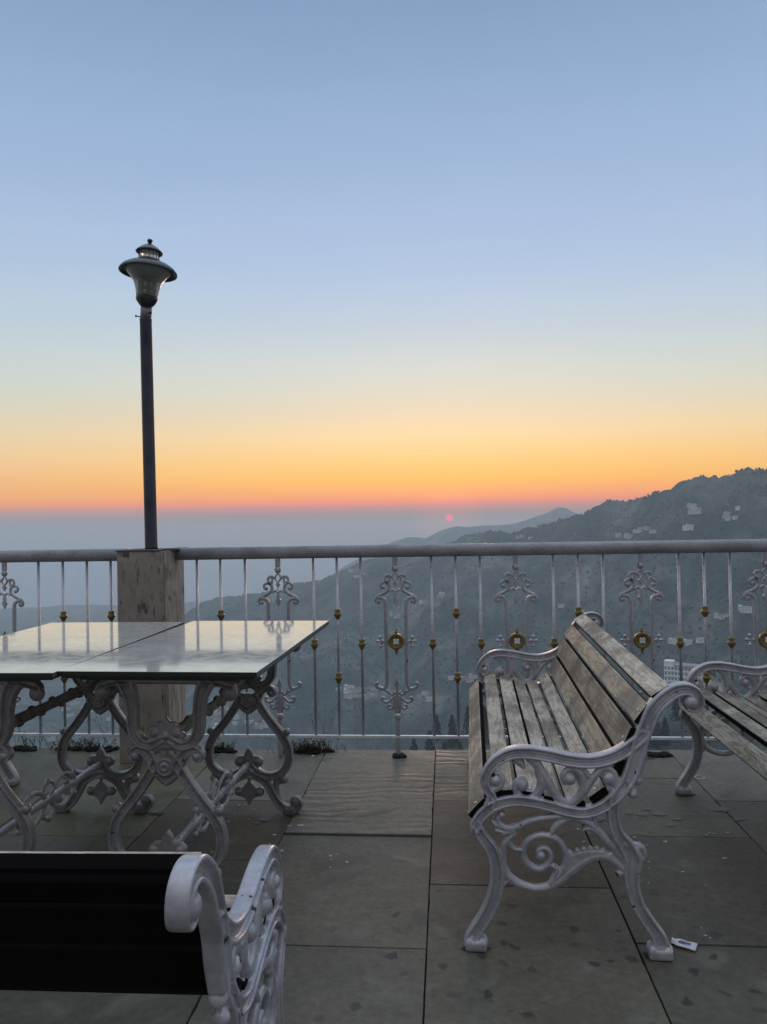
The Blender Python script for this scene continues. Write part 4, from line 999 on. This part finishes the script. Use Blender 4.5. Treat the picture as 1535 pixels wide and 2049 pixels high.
# ------------------------------------------------------------------ fence
FY = 3.79; ZR_ = 1.042; RR = .032; ZB = .1035
W7 = 1 / 1881.; FATW = 1.16
def sv(x, y):  # traced from the post left of the middle, u about its own leaning centre line
    u = (x - (288 + (y - 100) * .0205)) * W7
    z = ony(730 + x / 4.765, 1090 + y / 4.765, FY).z
    return u, z
def s7(l): return [(*sv(x, y), w * W7 * FATW) for x, y, w in l]
def fence_panel():
    bm = bmesh.new()
    def both(l, T=.012, sec=SEC_R):
        l = s7(l); sweep(bm, l, T, sec, .003); sweep(bm, [(-u, v, q) for u, v, q in l], T, sec, .003)
    both([(372, 345, 14), (392, 328, 20), (380, 294, 24), (345, 290, 22), (318, 308, 22)])
    both([(398, 415, 16), (426, 405, 20), (430, 370, 22), (395, 352, 24), (362, 372, 26), (356, 412, 26), (378, 442, 26), (420, 468, 28), (466, 490, 28), (486, 522, 26), (474, 550, 22), (446, 544, 18)])
    both([(348, 300, 20), (352, 335, 20), (364, 374, 24)])
    both([(462, 500, 22), (418, 510, 26), (398, 540, 28), (396, 600, 30), (400, 900, 30), (405, 1250, 30), (412, 1330, 30), (438, 1374, 28), (490, 1362, 26), (514, 1332, 24), (494, 1308, 20)], .014, SEC_B)
    both([(352, 445, 14), (325, 425, 18), (300, 445, 18), (296, 470, 18)])
    both([(398, 925, 18), (425, 920, 20), (448, 905, 18), (455, 880, 14)]); both([(425, 920, 18), (450, 945, 18), (452, 968, 14)]); both([(430, 920, 20), (480, 918, 16)])
    both([(440, 1378, 22), (400, 1400, 24), (370, 1425, 22), (345, 1415, 18), (350, 1395, 14)])
    both([(335, 1440, 20), (370, 1470, 20), (410, 1500, 22), (450, 1490, 22), (462, 1460, 18), (440, 1448, 14)])
    both([(340, 1520, 22), (370, 1560, 22), (400, 1560, 20), (410, 1530, 16), (385, 1520, 14)])
    both([(330, 1440, 24), (345, 1500, 26), (338, 1570, 24), (326, 1600, 24)])
    both([(330, 1400, 14), (350, 1440, 16), (330, 1470, 14)])
    c = lambda y: sv(290, y)[1]
    sweep(bm, [(0, ZR_ - RR + .004, .026), (0, c(195), .026)], .014, SEC_B)
    ball(bm, (0, 0, c(228)), .017, .012, .017)
    # ring with an opening
    n = 20; A = [(.013 * math.cos(2 * math.pi * i / n), c(302) + .019 * math.sin(2 * math.pi * i / n), .009) for i in range(n + 1)]
    sweep(bm, A, .012, SEC_R, .003)
    def tri(y0, y1, w, T=.012): plate(bm, [(0, c(y0)), (w * .55, c(y0 + (y1 - y0) * .15)), (w, c(y0 + (y1 - y0) * .35)), (0, c(y1)), (-w, c(y0 + (y1 - y0) * .35)), (-w * .55, c(y0 + (y1 - y0) * .15))], T)
    tri(340, 405, .012); tri(488, 582, .015); plate(bm, [(-.007, c(455)), (.007, c(455)), (.009, c(495)), (-.009, c(495))], .011)
    tri(1375, 1262, .013); sweep(bm, [(0, c(1370), .016), (0, c(1440), .02), (0, c(1520), .024), (0, c(1600), .02)], .012, SEC_R)
    ball(bm, (0, 0, c(1640)), .019, .013, .019)
    sweep(bm, [(0, c(1660), .024), (0, c(1690), .025), (0, .006, .025)], .016, SEC_B)
    for sg in (-1, 1):
        for x, y, r in ((385, 340, 14), (408, 402, 16), (455, 535, 16), (457, 880, 17), (486, 918, 15), (455, 966, 17), (497, 1322, 15), (442, 1458, 14), (392, 1528, 13)):
            u, v = sv(x, y); ball(bm, (sg * u, 0, v), r * W7, .009, r * W7)
    me = cast('scroll_post', bm, .0016, 1); me.materials.append(M_fence); return me
fpm = fence_panel()
def medallion_mesh():
    bm = bmesh.new(); zc = sv(308, 922)[1]
    prof = [(.022, -.010), (.036, -.012), (.0405, -.006), (.0405, .006), (.036, .012), (.030, .006), (.022, .008)]
    lathe(bm, prof, n=32, closed=True)
    bmesh.ops.rotate(bm, verts=bm.verts, matrix=Matrix.Rotation(R(90), 3, 'X'))
    cyl(bm, (0, -.004, 0), (0, .004, 0), .023, .023, 24)
    for s in (1, -1):
        ball(bm, (0, 0, s * .046), .010, .008, .007); ball(bm, (0, 0, s * .056), .005, .005, .009)
    bmesh.ops.translate(bm, verts=bm.verts, vec=(0, 0, zc)); 
    bmesh.ops.recalc_face_normals(bm, faces=bm.faces)
    me = bpy.data.meshes.new('medallion'); bm.to_mesh(me); bm.free(); me.materials.append(M_gold)
    bm = bmesh.new()
    for a in (45, 135, 225, 315):
        ball(bm, (.0105 * math.cos(R(a)), -.007, zc + .0105 * math.sin(R(a))), .0082, .004, .0082)
    ball(bm, (0, -.007, zc), .006, .004, .006)
    m2 = bpy.data.meshes.new('quatrefoil'); bm.to_mesh(m2); bm.free(); m2.materials.append(M_lowrail)
    return me, m2
mdm, qfm = medallion_mesh()
bm = bmesh.new(); lathe(bm, [(.0075, .026), (.0145, .024), (.0155, .019), (.013, .014), (.0165, .004), (.0215, -.001), (.0205, -.005), (.0150, -.012), (.0130, -.018), (.0080, -.026), (.006, -.030)], n=20)
knm = bpy.data.meshes.new('knob'); bm.to_mesh(knm); bm.free(); knm.materials.append(M_gold)
bm = bmesh.new(); cyl(bm, (0, 0, ZB), (0, 0, ZR_ - RR + .004), .0068, .0068, 12)
brm = bpy.data.meshes.new('bar'); bm.to_mesh(brm); bm.free(); brm.materials.append(M_fence)
def child(name, me, par, loc=(0, 0, 0)):
    o = bpy.data.objects.new(name, me); COL.objects.link(o); o.parent = par; o.location = loc; return o
def fence(x0, x1, posts, bars, label):
    root = empty('railing_fence', (0, FY, 0)); tag(root, label, 'fence')
    bm = bmesh.new(); cyl(bm, (x0, 0, ZR_), (x1, 0, ZR_), RR, RR, 24); frombm('top_rail', bm, M_rail, root)
    bm = bmesh.new(); box(bm, (x0, -.009, ZB - .007), (x1, .009, ZB + .007), 0, None, .002); frombm('bottom_rail', bm, M_lowrail, root)
    for x in posts:
        p = child('scroll_post', fpm, root, (x, 0, 0)); md = child('medallion', mdm, root, (x, -.004, 0)); child('quatrefoil', qfm, md, (0, -.0, 0))
    for x, kn in bars:
        b_ = child('bar', brm, root, (x, 0, 0))
        for z in ((.572,) if kn == 1 else (.725, .402)): child('knob', knm, b_, (0, 0, z))
    return root
xs = [-.863, -.261, .343, .951, 1.545]
bars = [(-1.288, 1), (-1.164, 2), (-1.035, 1)]
for a in xs + [2.145]: bars += [(a + .184, 1), (a + .305, 2), (a + .427, 1)]
fence(-1.396, 3.2, xs + [2.145, 2.745], bars, 'long grey and gold railing running right from the stone pillar')
fence(-4.0, -1.662, [-2.332, -2.93, -3.53], [(-2.144, 1), (-2.01, 2), (-1.879, 1), (-1.75, 2)] + [(a + d, kk) for a in (-2.93, -3.53) for d, kk in ((.184, 1), (.305, 2), (.427, 1))], 'short railing at the left edge, ending at the stone pillar')

# ------------------------------------------------------------------ weeds and litter
M_weed = leafmat('weed_green', (.035, .045, .018), (.075, .075, .035)); M_dry, t, b = mat('dry_stems', (.10, .085, .055), .9)
M_moss, t, b = mat('dark_moss', (.012, .013, .008), 1.0)
def weed(px0, px1, Y, h, n, label, tall=0, seed=1, leafy=.4):
    rg = random.Random(seed); a = ony(px0, 1500, Y).x; b_ = ony(px1, 1500, Y).x; c = (a + b_) / 2; w = abs(b_ - a) / 2
    root = empty('weed_clump', (c, Y, 0)); tag(root, label, 'weeds', None)
    bm = bmesh.new()
    for i in range(26):
        x = rg.uniform(-w, w); ball(bm, (x, rg.uniform(-.025, .025), .004), rg.uniform(.012, .03), rg.uniform(.01, .02), rg.uniform(.006, .016), 6)
    frombm('root_mat', bm, M_moss, root)
    bs = bmesh.new(); bl_ = bmesh.new()
    for i in range(n + tall):
        big = i >= n
        x = rg.gauss(0, w * .5); y = rg.uniform(-.02, .03); hh = h * rg.uniform(.4, 1.1) if not big else rg.uniform(.16, .24)
        if big: x = rg.uniform(-.02, .05) + w * .6
        p = Vector((x, y, 0)); d = Vector((rg.uniform(-.5, .5), rg.uniform(-.4, .4), 1)).normalized(); seg = 5; pr_ = p
        for s in range(seg):
            q = pr_ + d * hh / seg; cyl(bs, pr_, q, .0012 * (1 - s / seg) + .0005, .0012 * (1 - (s + 1) / seg) + .0004, 4)
            if rg.random() < leafy + (.35 if big else 0):
                for k_ in range(2):
                    e = Vector((rg.uniform(-1, 1), rg.uniform(-1, 1), rg.uniform(-.2, .8))).normalized() * rg.uniform(.006, .018); f = e.cross(Vector((0, 0, 1))).normalized() * e.length * .3
                    vs = [bl_.verts.new(v) for v in (q, q + e * .5 + f, q + e, q + e * .5 - f)]; bl_.faces.new(vs)
            pr_ = q; d = (d + Vector((rg.uniform(-.25, .25), rg.uniform(-.25, .25), -.05))).normalized()
    frombm('stem', bs, M_dry, root); frombm('leaf_spray', bl_, M_weed, root)
weed(562, 662, 3.86, .07, 170, 'dry grass and weed tuft at the fence foot just right of the right table', 4, 3)
weed(115, 232, 3.87, .07, 80, 'dark weed bush at the fence foot left of the stone pillar', 3, 5, .6)
weed(425, 470, 3.87, .05, 40, 'small weed tuft at the fence foot between the right table legs', 0, 8, .5)
weed(30, 70, 3.87, .10, 14, 'thin twiggy weed at the fence foot near the left edge', 5, 9, .4)
weed(794, 806, 3.80, .022, 14, 'tiny dark weed at the foot of the middle scrollwork post', 0, 12, .6)
weed(1296, 1340, 3.845, .008, 6, 'thin strip of moss at the post foot behind the two right benches', 0, 13, .2)
M_wrap, t, b = mat('wrapper_print', (.7, .7, .7), .3)
n = nnode(t, 'ShaderNodeTexNoise', Scale=55.0, Detail=2.0); t.links.new(coords(t), n.inputs[0])
t.links.new(nramp(t, n.outputs[0], [(.45, (.015, .03, .09)), (.5, (.08, .16, .28)), (.62, (.35, .42, .45))]), b.inputs['Base Color'])
M_wrapw, t, b = mat('wrapper_white', (.62, .64, .66), .3)
c = onz(1369, 1894)
wr = empty('snack_wrapper', (c.x, c.y, .0035), R(-28)); tag(wr, 'small torn white and blue wrapper lying by the rear foot of the whole bench', 'wrapper')
bm = bmesh.new(); nx, ny = 14, 9; g = []
for i in range(nx + 1):
    row = []
    for j in range(ny + 1):
        x = (i / nx - .5) * .066; y = (j / ny - .5) * .036 * (1.0 if i > 2 else .6 + .13 * i); z = .004 + .0045 * noise.noise(Vector((x * 60, y * 60, 1))) + .003 * (1 - (2 * j / ny - 1) ** 2)
        row.append((bm.verts.new((x, y, z + .0008)), bm.verts.new((x, y, z - .0008))))
    g.append(row)
for i in range(nx):
    for j in range(ny):
        mi = 1 if 4 <= i <= 10 and 2 <= j <= 6 else 0
        bm.faces.new((g[i][j][0], g[i + 1][j][0], g[i + 1][j + 1][0], g[i][j + 1][0])).material_index = mi
        bm.faces.new((g[i][j][1], g[i][j + 1][1], g[i + 1][j + 1][1], g[i + 1][j][1]))
for i in range(nx):
    for j in (0, ny): bm.faces.new((g[i][j][0], g[i + 1][j][0], g[i + 1][j][1], g[i][j][1]))
for j in range(ny):
    for i in (0, nx): bm.faces.new((g[i][j][0], g[i][j + 1][0], g[i][j + 1][1], g[i][j][1]))
frombm('foil', bm, [M_wrapw, M_wrap], wr, True)
